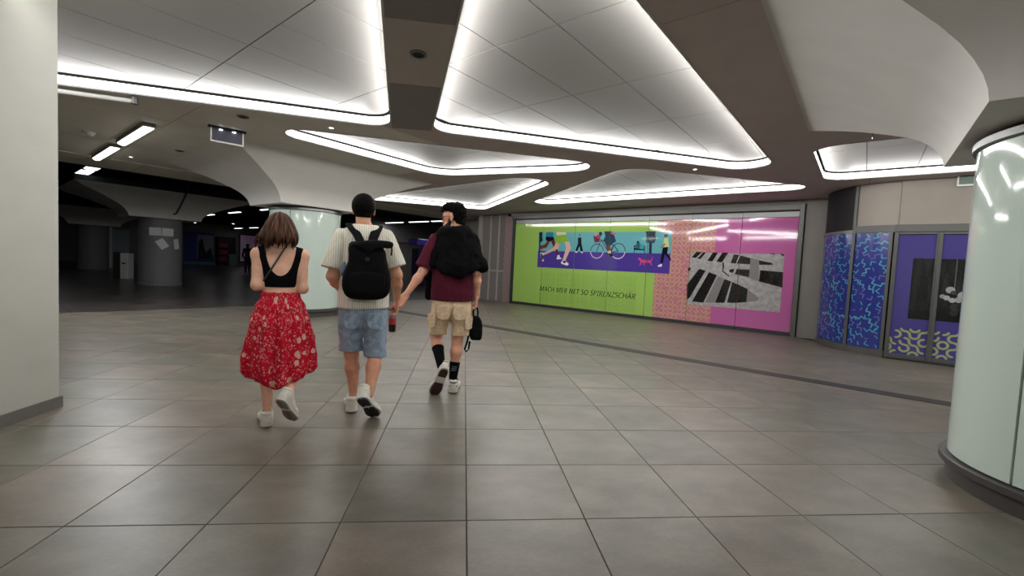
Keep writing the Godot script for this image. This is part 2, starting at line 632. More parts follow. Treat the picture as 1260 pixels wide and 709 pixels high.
func coves() -> void:
	for c in cove_list():
		var outline: PackedVector2Array = rounded(c[1])
		var mid := Vector2.ZERO
		for p in outline: mid += p
		mid /= outline.size()
		var o := thing("ceiling_light", c[0], "ceiling light", Vector3.ZERO, 0.0, "light coves in the ceiling")
		# lip, glowing band, dark housing
		var lip := inset(outline, 0.018)
		var st := begin()
		st.append_from(ring_wall(outline, CEIL - 0.006, outline, CEIL + 0.03, false), 0, Transform3D.IDENTITY)
		st.append_from(ring_wall(lip, CEIL - 0.006, lip, CEIL + 0.014, true), 0, Transform3D.IDENTITY)
		for i in outline.size():
			var j := (i + 1) % outline.size()
			quad(st, V(outline[i].x, CEIL - 0.006, outline[i].y), V(outline[j].x, CEIL - 0.006, outline[j].y), V(lip[j].x, CEIL - 0.006, lip[j].y), V(lip[i].x, CEIL - 0.006, lip[i].y), Vector3.DOWN)
			quad(st, V(outline[i].x, CEIL + 0.014, outline[i].y), V(outline[j].x, CEIL + 0.014, outline[j].y), V(lip[j].x, CEIL + 0.014, lip[j].y), V(lip[i].x, CEIL + 0.014, lip[i].y), Vector3.UP)
		put("rim", st.commit(), M.rim, o)
		var band := inset(outline, 0.004)
		put("light_strip", ring_wall(band, CEIL + 0.014, band, CEIL + 0.104, true), M.strip, o)
		st = begin()
		var outer := inset(outline, -0.02)
		st.append_from(ring_wall(outline, CEIL + 0.10, outline, CEIL + 0.20, true), 0, Transform3D.IDENTITY)
		st.append_from(ring_wall(outer, CEIL + 0.032, outer, CEIL + 0.20, false), 0, Transform3D.IDENTITY)
		add_prism(st, outer, CEIL + 0.20, CEIL + 0.215)
		put("housing", st.commit(), M.housing, o)
		# panels on the hall's own grid
		var inner := inset(outline, 0.034)
		var lo := inner[0]
		var hi := inner[0]
		for p in inner:
			lo = lo.min(p)
			hi = hi.max(p)
		for a in range(floori((lo.x + 1.35) / 0.623), ceili((hi.x + 1.35) / 0.623)):
			for b in range(floori((lo.y - 1.62) / 1.25), ceili((hi.y - 1.62) / 1.25)):
				var s0 := -1.35 + a * 0.623 + 0.0045
				var t0 := 1.62 + b * 1.25 + 0.0045
				var cell := PackedVector2Array([Vector2(s0, t0), Vector2(s0 + 0.614, t0), Vector2(s0 + 0.614, t0 + 1.241), Vector2(s0, t0 + 1.241)])
				for piece in Geometry2D.intersect_polygons(cell, inner):
					if area(piece) < 0.004: continue
					put("panel", prism(piece, CEIL + 0.128, CEIL + 0.150), M.panel, o)
		# one area light in front of each straight run of the glowing band
		var cs: Array = c[1]
		var n := cs.size()
		for i in n:
			var p0: Vector2 = cs[i][0]
			var p1: Vector2 = cs[(i + 1) % n][0]
			var cut := func(k: int) -> float:
				var a: Vector2 = (cs[(k - 1 + n) % n][0] - cs[k][0]).normalized()
				var b: Vector2 = (cs[(k + 1) % n][0] - cs[k][0]).normalized()
				return cs[k][1] / tan(acos(clampf(a.dot(b), -1, 1)) / 2)
			var d := (p1 - p0).normalized()
			var q0: Vector2 = p0 + d * cut.call(i)
			var q1: Vector2 = p1 - d * cut.call((i + 1) % n)
			var m := (q0 + q1) / 2
			var nrm := Vector2(-d.y, d.x)
			if nrm.dot(mid - m) < 0: nrm = -nrm
			m += nrm * 0.012
			var l := AreaLight3D.new()
			l.name = "strip_light"
			l.area_size = Vector2(q0.distance_to(q1), 0.05)
			l.area_normalize_energy = true
			l.light_energy = STRIP_LIGHT * q0.distance_to(q1)
			l.light_color = Color(1.0, 0.995, 0.985)
			l.area_range = 40.0
			l.shadow_enabled = true
			o.add_child(l, true)
			l.look_at_from_position(V(m.x, CEIL + 0.042, m.y), V(m.x + nrm.x, CEIL + 0.042 - 0.55, m.y + nrm.y), Vector3.UP)

func area(p: PackedVector2Array) -> float:
	var a := 0.0
	for i in p.size():
		a += p[i].cross(p[(i + 1) % p.size()])
	return absf(a) / 2

# ---------------------------------------------------------------- ceiling boards between the coves
func ceiling() -> void:
	var c := struct("ceiling")
	hbox("slab", -13.4, 10.0, 3.35, 3.55, -8.0, 13.0, M.slab, c)
	var holes := []
	for k in cove_list():
		holes.append(rounded(k[1]))
	# the bridge between the two large triangular coves has boards of its own, laid along the floor tiles
	var bridge := PackedVector2Array([tile(-0.42, -1.75), tile(0.07, -1.85), tile(-0.515, -6.04), tile(-1.03, -6.05)])
	var cuts := [-1.0, -3.32, -4.52, -6.6]
	for k in 3:
		var band := PackedVector2Array([tile(-3, cuts[k] - 0.004), tile(3, cuts[k] - 0.05), tile(3, cuts[k + 1] - 0.042), tile(-3, cuts[k + 1] + 0.004)])
		for p in Geometry2D.intersect_polygons(band, bridge):
			boards(p, holes, [M.board2, M.board1, M.board2][k], c)
	var hidden := holes + [bridge]
	var ss := [-11.9, -10.05, -7.55, -5.05, -2.55, -0.05, 2.45, 4.95, 7.45, 10.0]
	var ts := [-8.0, -5.68, -3.18, -0.68, 1.8, 3.07, 5.57, 8.07, 10.57, 12.9]
	for a in ss.size() - 1:
		for b in ts.size() - 1:
			var cell := PackedVector2Array([Vector2(ss[a] + 0.003, ts[b] + 0.003), Vector2(ss[a + 1] - 0.003, ts[b] + 0.003), Vector2(ss[a + 1] - 0.003, ts[b + 1] - 0.003), Vector2(ss[a] + 0.003, ts[b + 1] - 0.003)])
			boards(cell, hidden, M.board3 if ss[a] < -7.0 and ts[b] < 5.0 else M.board0, c)  # boards around the tube lamps carry lamp glow in their colour
	# the paler soffit where the finished ceiling ends
	for k in 8:
		hbox("soffit_board", -13.4, -11.906, CEIL - 0.012, CEIL + 0.05, -8.0 + k * 2.6, -8.0 + (k + 1) * 2.6 - 0.006, M.soffit, c, 0.004)
	hbox("edge_beam", -13.6, -13.4, CEIL - 0.012, 3.6, -8.0, 13.0, M.slab, c)

func boards(cell: PackedVector2Array, holes: Array, m: Material, parent: Node) -> void:
	var work := [cell]
	for h in holes:
		var next := []
		for w in work:
			var got := Geometry2D.clip_polygons(w, h)
			for g in got:
				if Geometry2D.is_polygon_clockwise(g):
					print("a hole inside a board")
					continue
				next.append(g)
		work = next
	for w in work:
		if area(w) > 0.01:
			put("board", prism(w, CEIL, CEIL + 0.03), m, parent)

# ---------------------------------------------------------------- walls
func walls() -> void:
	# white pier on the edge of the picture: its face lies along the tiles
	var w := struct("wall_left")
	var body := PackedVector2Array([tile(-3.07, -3.70), tile(-3.07, 1.6), tile(-3.75, 1.6), tile(-3.75, -3.70)])
	put("pier", prism(body, 0.0, CEIL + 0.126), M.white_wall, w)
	var b := struct("baseboard_left")
	put("skirting", prism(PackedVector2Array([tile(-3.055, -3.715), tile(-3.055, 1.62), tile(-3.765, 1.62), tile(-3.765, -3.715)]), 0.0, 0.085), M.skirting, b)
	# the wall that holds the poster
	var wb := struct("wall_back")
	hbox("upper_strip", -9.3, -1.08, 2.9, CEIL, 11.40, 11.6, M.grey_wall, wb)
	hbox("backing", -9.3, -1.08, 0.0, 2.9, 11.46, 11.66, M.dark_wall, wb)
	hbox("pier", -1.08, -0.62, 0.0, CEIL, 11.36, 11.66, M.grey_wall, wb)
	hbox("return", -0.62, -0.5, 0.0, CEIL, 11.0, 11.66, M.grey_wall, wb)
	# bare plaster strip beside the poster, with filled joints and screw heads
	hbox("plaster_board", -9.98, -9.62, 0.0, CEIL, 11.62, 11.74, M.bare_plaster, wb)
	hbox("plaster_board", -10.36, -9.985, 0.0, CEIL, 11.63, 11.74, M.bare_plaster, wb)
	hbox("plaster_board", -10.75, -10.365, 0.0, CEIL, 11.625, 11.74, M.bare_plaster, wb)
	for s in [-10.38, -9.99]:
		hbox("joint_filler", s - 0.035, s + 0.035, 0.0, CEIL, 11.612, 11.63, M.filler, wb)
	hbox("joint_filler", -10.34, -9.64, 1.02, 1.07, 11.612, 11.63, M.filler, wb)
	for k in 9:
		var d := put("joint_filler", lathe([Vector2(0, 0.008), Vector2(0.02, 0.006), Vector2(0.022, 0)], 10), M.filler, wb)
		d.position = V(-9.72 + 0.015 * sin(k * 2.1), 0.35 + k * 0.19, 11.619)
		d.rotation.x = PI / 2
	hbox("side_jamb", -9.62, -9.34, 0.0, CEIL - 0.1, 11.5, 11.74, M.pinkish, wb)
	hbox("end_post", -10.92, -10.75, 0.0, CEIL, 11.55, 11.8, M.filler, wb)
	# walls beyond the picture that close the hall
	var wr := struct("wall_right")
	hbox("panel", 9.6, 9.8, 0.0, CEIL + 0.3, -8.0, 12.0, M.grey_wall, wr)
	var wf := struct("wall_front")
	hbox("panel", -14.0, 9.8, 0.0, CEIL + 0.3, -8.0, -7.8, M.grey_wall, wf)
	hbox("panel", -14.0, -13.6, 0.0, CEIL + 0.3, -7.8, -4.0, M.grey_wall, wf)

# ---------------------------------------------------------------- columns with flared capitals
const FLARE := [[1.0, 3.0], [0.92, 2.935], [0.83, 2.862], [0.73, 2.772], [0.63, 2.668], [0.55, 2.58], [0.50, 2.51], [0.465, 2.44], [0.44, 2.37], [0.425, 2.30], [0.42, 2.24]]

func capital_mesh(hs: float, ht: float, top: float) -> ArrayMesh:
	var st := begin()
	var dirs := [[Vector2(-1, -1), Vector2(1, -1)], [Vector2(1, -1), Vector2(1, 1)], [Vector2(1, 1), Vector2(-1, 1)], [Vector2(-1, 1), Vector2(-1, -1)]]
	var nrm := []
	for i in FLARE.size():
		var a: Array = FLARE[maxi(i - 1, 0)]
		var b: Array = FLARE[mini(i + 1, FLARE.size() - 1)]
		nrm.append([(a[1] - b[1]), (a[0] - b[0])])
	for d in dirs:
		var out: Vector2 = (d[0] + d[1]) / 2
		var reach := absf(out.x) * hs + absf(out.y) * ht
		for i in FLARE.size() - 1:
			var p := []
			var n := []
			for k in [[i, 0], [i, 1], [i + 1, 1], [i + 1, 0]]:
				var f: float = FLARE[k[0]][0]
				var y: float = FLARE[k[0]][1]
				if k[0] == 0: y = top
				var e: Vector2 = d[k[1]]
				p.append(V(e.x * hs * f, y, e.y * ht * f))
				var m := Vector2(nrm[k[0]][0], nrm[k[0]][1] * reach).normalized()
				n.append(V(out.x * m.x, 0, out.y * m.x) - Vector3.UP * m.y)
			squad(st, p, n, [Vector2.ZERO, Vector2.ZERO, Vector2.ZERO, Vector2.ZERO])
	quad(st, V(-hs * 0.42, 2.24, -ht * 0.42), V(hs * 0.42, 2.24, -ht * 0.42), V(hs * 0.42, 2.24, ht * 0.42), V(-hs * 0.42, 2.24, ht * 0.42), Vector3.DOWN)
	return st.commit()

func columns() -> void:
	var spec := [
		[Vector2(1.21, 4.18), 134.8, 1.84, 2.0, "pale green glass-clad column near the shop with purple doors"],
		[Vector2(-9.4, 4.58), 50.4, 1.72, 2.0, "pale green glass-clad column behind the woman in the red skirt"],
	]
	for c in spec:
		var o := thing("column", c[4], "column", V(c[0].x, 0, c[0].y), 0.0, "glass-clad columns")
		put("capital", capital_mesh(c[2], c[3], CEIL), M.capital, o)
		put("core", lathe([Vector2(0.62, 0.0), Vector2(0.672, 0.14), Vector2(0.672, 2.225), Vector2(0.66, 2.24)], 64), M.core, o)
		for k in 4:
			var a0 := deg_to_rad(c[1] + 90.0 * k) + 0.010
			var a1 := deg_to_rad(c[1] + 90.0 * (k + 1)) - 0.010
			var st := begin()
			add_lathe(st, [Vector2(0.68, 0.165), Vector2(0.69, 0.168), Vector2(0.69, 2.152), Vector2(0.68, 2.155)], 24, a0, a1)
			for e in [a0, a1]:
				var dr := Vector3(cos(e), 0, sin(e))
				var tn := Vector3(-sin(e), 0, cos(e)) * (-1.0 if e == a0 else 1.0)
				quad(st, dr * 0.672 + Vector3.UP * 0.165, dr * 0.69 + Vector3.UP * 0.165, dr * 0.69 + Vector3.UP * 2.155, dr * 0.672 + Vector3.UP * 2.155, tn)
			put("glass_panel", st.commit(), M.cladding, o)
		put("base", lathe([Vector2(0.69, 0.0), Vector2(0.69, 0.095), Vector2(0.69, 0.10)], 64), M.plinth, o)
		put("base_ring", lathe([Vector2(0.69, 0.10), Vector2(0.722, 0.104), Vector2(0.73, 0.112), Vector2(0.73, 0.15), Vector2(0.722, 0.158), Vector2(0.67, 0.16)], 64), M.plinth, o)
		put("top_ring", lathe([Vector2(0.67, 2.155), Vector2(0.704, 2.157), Vector2(0.712, 2.164), Vector2(0.712, 2.208), Vector2(0.704, 2.214), Vector2(0.66, 2.216)], 64), M.steel, o)

# ---------------------------------------------------------------- print: drawing on pictures
func fill_poly(im: Image, pts: Array, c: Color) -> void:   # flat list x, y
	var n := pts.size() / 2
	var y0 := 1e9
	var y1 := -1e9
	for i in n:
		y0 = minf(y0, pts[i * 2 + 1])
		y1 = maxf(y1, pts[i * 2 + 1])
	for y in range(maxi(0, int(y0)), mini(im.get_height() - 1, int(y1)) + 1):
		var xs := []
		for i in n:
			var ax: float = pts[i * 2]
			var ay: float = pts[i * 2 + 1]
			var bx: float = pts[((i + 1) % n) * 2]
			var by: float = pts[((i + 1) % n) * 2 + 1]
			if (ay <= y + 0.5) != (by <= y + 0.5):
				xs.append(ax + (y + 0.5 - ay) / (by - ay) * (bx - ax))
		xs.sort()
		for k in range(0, xs.size() - 1, 2):
			var x0 := maxi(0, roundi(xs[k]))
			var x1 := mini(im.get_width(), roundi(xs[k + 1]))
			if x1 > x0:
				im.fill_rect(Rect2i(x0, y, x1 - x0, 1), c)

func dot(im: Image, x: float, y: float, r: float, c: Color) -> void:
	for k in range(-ceili(r), ceili(r) + 1):
		var h := r * r - k * k
		if h > 0.0:
			var w := sqrt(h)
			var yy := roundi(y) + k
			if yy >= 0 and yy < im.get_height():
				var x0 := maxi(0, roundi(x - w))
				var x1 := mini(im.get_width(), roundi(x + w))
				if x1 > x0:
					im.fill_rect(Rect2i(x0, yy, x1 - x0, 1), c)

func stroke(im: Image, pts: Array, r: float, c: Color) -> void:
	for i in pts.size() - 1:
		var a: Vector2 = pts[i]
		var b: Vector2 = pts[i + 1]
		var n := maxi(1, ceili(a.distance_to(b) / maxf(1.0, r * 0.6)))
		for k in n + 1:
			var p := a.lerp(b, float(k) / n)
			dot(im, p.x, p.y, r, c)

func arc(c: Vector2, r: float, a0: float, a1: float, n := 10) -> Array:
	var out := []
	for k in n + 1:
		var a := lerpf(a0, a1, float(k) / n)
		out.append(c + Vector2(cos(a), sin(a)) * r)
	return out

# looping lines made of quarter turns
func squiggles(im: Image, x0: int, y0: int, x1: int, y1: int, cell: float, r: float, c: Color, skip: float) -> void:
	for j in ceili((y1 - y0) / cell) + 1:
		for i in ceili((x1 - x0) / cell) + 1:
			var p := Vector2(x0 + i * cell, y0 + j * cell)
			var h := cell / 2
			var arcs := [[p, 0.0, PI / 2], [p + Vector2(cell, cell), PI, 1.5 * PI]] if rng.randf() < 0.5 else [[p + Vector2(cell, 0), PI / 2, PI], [p + Vector2(0, cell), 1.5 * PI, TAU]]
			for a in arcs:
				if rng.randf() < skip: continue
				for q in arc(a[0], h, a[1], a[2], 12):
					if q.x >= x0 + r and q.x < x1 - r and q.y >= y0 + r and q.y < y1 - r:
						dot(im, q.x, q.y, r, c)

const ART := [
	["193c46", [247,69,281,69,279,104,287,138,265,152,267,225,254,226]],
	["2d8cab", [314,70,384,70,382,108,312,107]],
	["241e2c", [312,107,386,108,394,128,360,142,340,146,314,135]],
	["7d3c32", [254,182,308,166,331,138,355,146,326,193,260,209]],
	["6a3029", [362,138,397,126,409,165,433,202,440,247,426,249,407,206,378,165]],
	["e9e4dc", [412,71,499,71,506,93,414,96]],
	["94c23c", [410,95,508,89,522,146,469,150,440,163,404,138]],
	["e8b9a8", [412,152,444,161,442,198,315,250,294,237,392,192]],
	["ecc0b0", [496,148,533,143,554,193,508,294,482,291,510,197]],
	["f4f2f0", [268,236,291,232,313,247,287,260,308,302,290,304]],
	["1c1830", [275,242,286,242,297,290,286,291]],
	["f4f2f0", [426,278,436,249,452,249,457,265,479,279,430,285]],
	["f4f2f0", [468,309,478,293,506,291,544,317,528,330,476,318]],
	["1c1830", [479,297,506,293,518,307,499,311]],
	["17141f", [607,114,636,113,642,163,658,216,638,219,623,177,609,215,591,214,610,160]],
	["b98d78", [617,92,628,92,631,108,618,110]],
	["2a6a78", [613,95,634,95,626,89,618,89]],
	["f0eef0", [588,217,606,217,611,229,592,229]],
	["f0eef0", [636,220,655,217,659,229,640,229]],
	["7b2f45", [738,102,802,94,791,144,753,151]],
	["c9a7a0", [748,80,766,74,774,99,754,108]],
	["c24a6a", [767,96,791,86,796,115,776,124]],
	["233a4a", [783,74,806,71,809,96,788,99]],
	["2e4458", [827,68,884,68,908,105,922,142,895,156,877,175,845,168,824,130,837,105]],
	["d06aa0", [876,71,925,84,906,94,877,86]],
	["7d3c32", [847,168,876,173,886,204,901,229,880,237,860,225]],
	["e8d6d0", [859,211,885,207,886,229,868,233]],
	["1b1a28", [856,227,900,229,908,246,888,248]],
	["1d2233", [1058,168,1140,172,1141,179,1059,177]],
	["1d2233", [1062,183,1140,185,1140,201,1063,200]],
	["1d2233", [1058,168,1063,168,1065,220,1061,220]],
	["1d2233", [1134,171,1139,170,1142,220,1137,220]],
	["2f6f7c", [1073,156,1107,155,1113,191,1072,190]],
	["27303f", [1078,138,1095,137,1097,154,1080,156]],
	["4fa7b0", [1103,162,1132,165,1134,194,1103,192]],
	["2f4253", [1138,71,1205,71,1203,100,1212,118,1201,150,1147,148,1138,118,1146,100]],
	["3a2f48", [1164,147,1183,148,1186,224,1168,223]],
	["e0508f", [1109,270,1124,265,1188,268,1187,284,1122,286,1113,283]],
	["e0508f", [1092,257,1110,251,1124,268,1109,271,1097,265]],
	["e0508f", [1116,283,1127,283,1114,306,1107,305]],
	["e0508f", [1140,283,1149,283,1142,303,1135,302]],
	["e0508f", [1167,281,1187,278,1195,301,1189,302,1178,286]],
	["e0508f", [1183,270,1195,241,1199,242,1189,275]],
	["2a1f2e", [1264,95,1286,94,1288,109,1268,111]],
	["a8735c", [1269,103,1285,103,1286,119,1271,119]],
	["dfe7a0", [1265,118,1291,111,1303,175,1263,179]],
	["a8735c", [1271,152,1279,155,1261,178,1247,184,1246,176]],
	["1a1730", [1261,178,1296,176,1293,220,1320,255,1321,269,1277,223,1268,285,1249,283]],
	["f4f2f0", [1234,302,1254,290,1263,290,1262,308,1236,309]],
	["241f20", [1451,240,1476,243,1512,206,1477,205]],
	["241f20", [1487,247,1505,250,1536,207,1519,207]],
	["241f20", [1547,259,1577,262,1607,208,1577,207]],
	["241f20", [1601,262,1634,266,1666,206,1633,206]],
	["241f20", [1683,269,1712,271,1727,219,1698,216]],
	["241f20", [1718,271,1789,272,1793,238,1733,222]],
	["241f20", [1835,273,1908,271,1901,261,1833,247]],
	["241f20", [1676,314,1689,305,1708,305,1700,327,1684,325]],
	["241f20", [1710,334,1786,350,1788,304,1720,304]],
	["241f20", [1841,371,1962,399,1960,311,1843,305]],
	["241f20", [1441,403,1502,312,1541,321,1458,494,1441,514,1435,422]],
	["241f20", [1471,523,1562,330,1610,346,1541,524]],
	["241f20", [1612,517,1654,368,1694,380,1664,514]],
	["241f20", [1680,511,1700,383,1784,419,1783,498,1734,507]],
	["241f20", [1880,205,1912,206,1909,212]],
	["241f20", [1935,207,1957,209,1957,222]],
	["241f20", [1637,267,1645,267,1648,291,1645,307,1641,323,1637,323,1640,298]],
	["241f20", [1641,323,1679,353,1682,348,1645,317]],
	["241f20", [1435,307,1449,305,1446,325,1436,329]],
	["8d8886", [1784,420,1848,468,1843,486,1783,498]],
	["8d8886", [1551,523,1617,353,1651,365,1612,517]],
	["8d8886", [1787,234,1833,245,1841,371,1787,354]],
]

func poster_image() -> ImageTexture:
	var w := 2016
	var h := 650
	var im := Image.create(w, h, false, Image.FORMAT_RGB8)
	var green := rgb(168, 208, 102)
	var pink := rgb(200, 104, 166)
	im.fill(green)
	var xg := int((-4.32 + 9.08) * 256)
	var xp := int((-2.87 + 9.08) * 256)
	im.fill_rect(Rect2i(xg, 0, w - xg, h), pink)
	im.fill_rect(Rect2i(xg, 0, xp - xg, h), rgb(204, 128, 146))
	squiggles(im, xg, 0, xp, h, 30.0, 3.4, rgb(208, 180, 128), 0.13)
	# picture of people in a park
	var x0 := int((-8.12 + 9.08) * 256)
	var x1 := int((-3.94 + 9.08) * 256)
	var ytop := int((2.33 - 0.0) * -256 + 2.62 * 256)
	var ymid := int((2.62 - 1.76) * 256)
	var ybot := int((2.62 - 1.24) * 256)
	im.fill_rect(Rect2i(x0, ytop, x1 - x0, ymid - ytop), rgb(112, 186, 192))
	im.fill_rect(Rect2i(x0, ymid, x1 - x0, ybot - ymid), rgb(84, 66, 158))
	# bicycle
	for wheel in [[Vector2(775, 212), 52.0], [Vector2(942, 209), 54.0]]:
		stroke(im, arc(wheel[0], wheel[1], 0.1, PI - 0.1, 40), 3.2, rgb(240, 205, 225))
		stroke(im, arc(wheel[0], wheel[1], PI, TAU, 40), 2.6, rgb(60, 46, 80))
	stroke(im, [Vector2(775, 212), Vector2(804, 127), Vector2(850, 192), Vector2(886, 220), Vector2(906, 167), Vector2(815, 133)], 2.6, rgb(40, 34, 62))
	stroke(im, [Vector2(886, 220), Vector2(942, 209), Vector2(906, 167)], 2.6, rgb(40, 34, 62))
	# street picture in black and white
	var bx0 := int((-3.45 + 9.08) * 256)
	var bx1 := int((-1.42 + 9.08) * 256)
	var by0 := int((2.62 - 1.80) * 256)
	var by1 := int((2.62 - 0.50) * 256)
	var grain := FastNoiseLite.new()
	grain.seed = 8
	grain.frequency = 0.03
	grain.fractal_octaves = 4
	for y in range(by0, by1):
		for x in range(bx0, bx1):
			var v := 0.70 + 0.10 * grain.get_noise_2d(x, y)
			im.set_pixel(x, y, Color(v, v * 0.985, v * 0.97))
	for a in ART:
		fill_poly(im, a[1], Color(a[0]))
	for y in range(by0, by1):
		for x in range(bx0, bx1):
			var c := im.get_pixel(x, y)
			if c.r < 0.5:
				var v := clampf(c.r + 0.10 * grain.get_noise_2d(x * 3.0, y * 3.0), 0, 1)
				im.set_pixel(x, y, Color(v, v * 0.98, v * 0.97))
	return ImageTexture.create_from_image(im)

func zigzag_image() -> ImageTexture:
	var w := 512
	var h := 2048
	var im := Image.create(w, h, false, Image.FORMAT_RGB8)
	im.fill(rgb(56, 66, 158))
	var cols := [rgb(92, 184, 214), rgb(84, 176, 212), rgb(110, 196, 214), rgb(120, 122, 196)]
	for j in 17:
		for i in 4:
			var p := Vector2((i + 0.5 + rng.randf_range(-0.15, 0.15)) * 128, (j + 0.5 + rng.randf_range(-0.15, 0.15)) * 120)
			var a := rng.randf() * TAU
			var d := Vector2(cos(a), sin(a))
			var e := Vector2(-d.y, d.x)
			var n: int = [1, 2, 2, 3, 3][rng.randi() % 5]
			var pts := [p - d * 22.0 * n]
			for k in n:
				pts.append(pts[-1] + d * 44.0 + e * (46.0 if k % 2 == 0 else -46.0) * (0.4 if n == 1 else 1.0))
			stroke(im, pts, 10.0, cols[rng.randi() % 4])
	return ImageTexture.create_from_image(im)

func door_image() -> ImageTexture:
	# s 0.36 .. 1.56, y 0.10 .. 2.14 at 400 px per metre
	var k := 400.0
	var w := 480
	var h := 816
	var im := Image.create(w, h, false, Image.FORMAT_RGB8)
	im.fill(rgb(92, 82, 166))
	var yb := int((2.14 - 0.56) * k)
	squiggles(im, 0, yb, w, h, 46.0, 7.0, rgb(198, 212, 142), 0.16)
	var x0 := int((0.60 - 0.36) * k)
	var y0 := int((2.14 - 1.74) * k)
	var x1 := int((1.50 - 0.36) * k)
	var y1 := int((2.14 - 0.72) * k)
	var grain := FastNoiseLite.new()
	grain.seed = 4
	grain.frequency = 0.012
	for y in range(y0, y1):
		for x in range(x0, x1):
			var v := 0.16 + 0.10 * grain.get_noise_2d(x * 2.5, y * 0.3) + 0.05 * grain.get_noise_2d(x * 6, y * 6)
			im.set_pixel(x, y, Color(v, v, v))
	im.fill_rect(Rect2i(x0, y1 - 60, x1 - x0, 60), rgb(24, 24, 25))
	im.fill_rect(Rect2i(x0 + 205, y0, 5, 190), rgb(120, 120, 120))
	im.fill_rect(Rect2i(x0 + 105, y0, 4, 250), rgb(70, 70, 70))
	# a crouching figure in pale clothes
	var cx := x0 + 190.0
	var cy := y0 + 200.0
	for b in [[0, 0, 22, 200], [14, 16, 13, 90], [-34, 44, 14, 190], [-14, 52, 16, 210], [52, 20, 26, 60], [62, 34, 28, 205], [40, 62, 18, 190], [12, 66, 16, 215], [80, 52, 20, 170], [30, 110, 26, 70], [60, 110, 24, 50], [24, 150, 18, 60], [66, 150, 16, 46]]:
		dot(im, cx + b[0], cy + b[1], b[2], rgb(b[3], b[3], b[3]))
	return ImageTexture.create_from_image(im)

# ---------------------------------------------------------------- the poster wall
func slab_uv(s0: float, s1: float, y0: float, y1: float, t: float, depth: float, u0: float, u1: float) -> ArrayMesh:
	var st := begin()
	quad(st, V(s0, y0, t), V(s1, y0, t), V(s1, y1, t), V(s0, y1, t), Vector3(0, 0, 1), [Vector2(u0, 1), Vector2(u1, 1), Vector2(u1, 0), Vector2(u0, 0)])
	var e := Vector2(u0, 1)
	for q in [[V(s0, y0, t), V(s0, y1, t), V(s0, y1, t + depth), V(s0, y0, t + depth), Vector3.LEFT], [V(s1, y0, t), V(s1, y1, t), V(s1, y1, t + depth), V(s1, y0, t + depth), Vector3.RIGHT], [V(s0, y1, t), V(s1, y1, t), V(s1, y1, t + depth), V(s0, y1, t + depth), Vector3.UP], [V(s0, y0, t), V(s1, y0, t), V(s1, y0, t + depth), V(s0, y0, t + depth), Vector3.DOWN]]:
		quad(st, q[0], q[1], q[2], q[3], q[4], [e, e, e, e])
	return st.commit()

func hoarding() -> void:
	var o := thing("poster_wall", "long green and pink printed poster wall of glossy panels, reading MACH MER NET SO SPIRENZSCHÄR", "poster wall")
	var print_mat := mat(Color(0.89, 0.89, 0.9), 0.06, 0.0, poster_image())
	print_mat.metallic_specular = 0.5
	var joint := [-9.08, -7.95, -6.80, -5.68, -4.56, -3.45, -2.32, -1.20]
	for k in 7:
		put("poster_panel", slab_uv(joint[k] + 0.006, joint[k + 1] - 0.006, 0.085, 2.62, 11.38 - 0.002 * (k % 2), 0.03, (joint[k] + 9.08) / 7.88, (joint[k + 1] + 9.08) / 7.88), print_mat, o)
		hbox("fascia_panel", joint[k] + 0.004, joint[k + 1] - 0.004, 2.63, 2.745, 11.385, 11.42, M.fascia, o, 0.002)
		hbox("bottom_rail", joint[k] + 0.004, joint[k + 1] - 0.004, 0.0, 0.078, 11.375, 11.43, M.frame_dark, o, 0.003)
	hbox("top_slot", -9.14, -1.14, 2.745, 2.775, 11.41, 11.45, M.black, o)
	hbox("top_rail", -9.2, -1.10, 2.775, 2.90, 11.33, 11.45, M.frame, o, 0.006)
	hbox("side_post", -9.17, -9.085, 0.0, 2.775, 11.33, 11.45, M.frame_dark, o, 0.006)
	hbox("side_post", -1.195, -1.10, 0.0, 2.90, 11.30, 11.45, M.frame, o, 0.006)
	# the saying, with paler repeats of it above and below
	var font := SystemFont.new()
	font.font_names = PackedStringArray(["Droid Sans"])
	var rows := [0.0, 0.165, 0.32, 0.47, -0.13, -0.25, -0.36]
	var ghost := mat(rgb(138, 175, 84), 0.12)
	var ink := mat(rgb(22, 30, 20), 0.2)
	for k in rows.size():
		var tm := TextMesh.new()
		tm.font = font
		tm.text = "MACH MER NET SO SPIRENZSCHÄR"
		tm.font_size = 64
		tm.depth = 0.002
		tm.pixel_size = 0.01
		tm.curve_step = 4.0
		tm.horizontal_alignment = HORIZONTAL_ALIGNMENT_LEFT
		tm.vertical_alignment = VERTICAL_ALIGNMENT_BOTTOM
		var box := tm.get_aabb()
		var f := 3.16 / box.size.x
		var t := put("lettering", tm, ink if k == 0 else ghost, o)
		var bas := Basis(Vector3(f, 0, 0), Vector3(0.22 * f, f * (1.0 if k == 0 else 0.85), 0), Vector3(0, 0, 1.0))
		t.transform = Transform3D(bas, V(-7.98, 0.505 + rows[k], 11.3745) - bas * Vector3(box.position.x, box.position.y, 0))

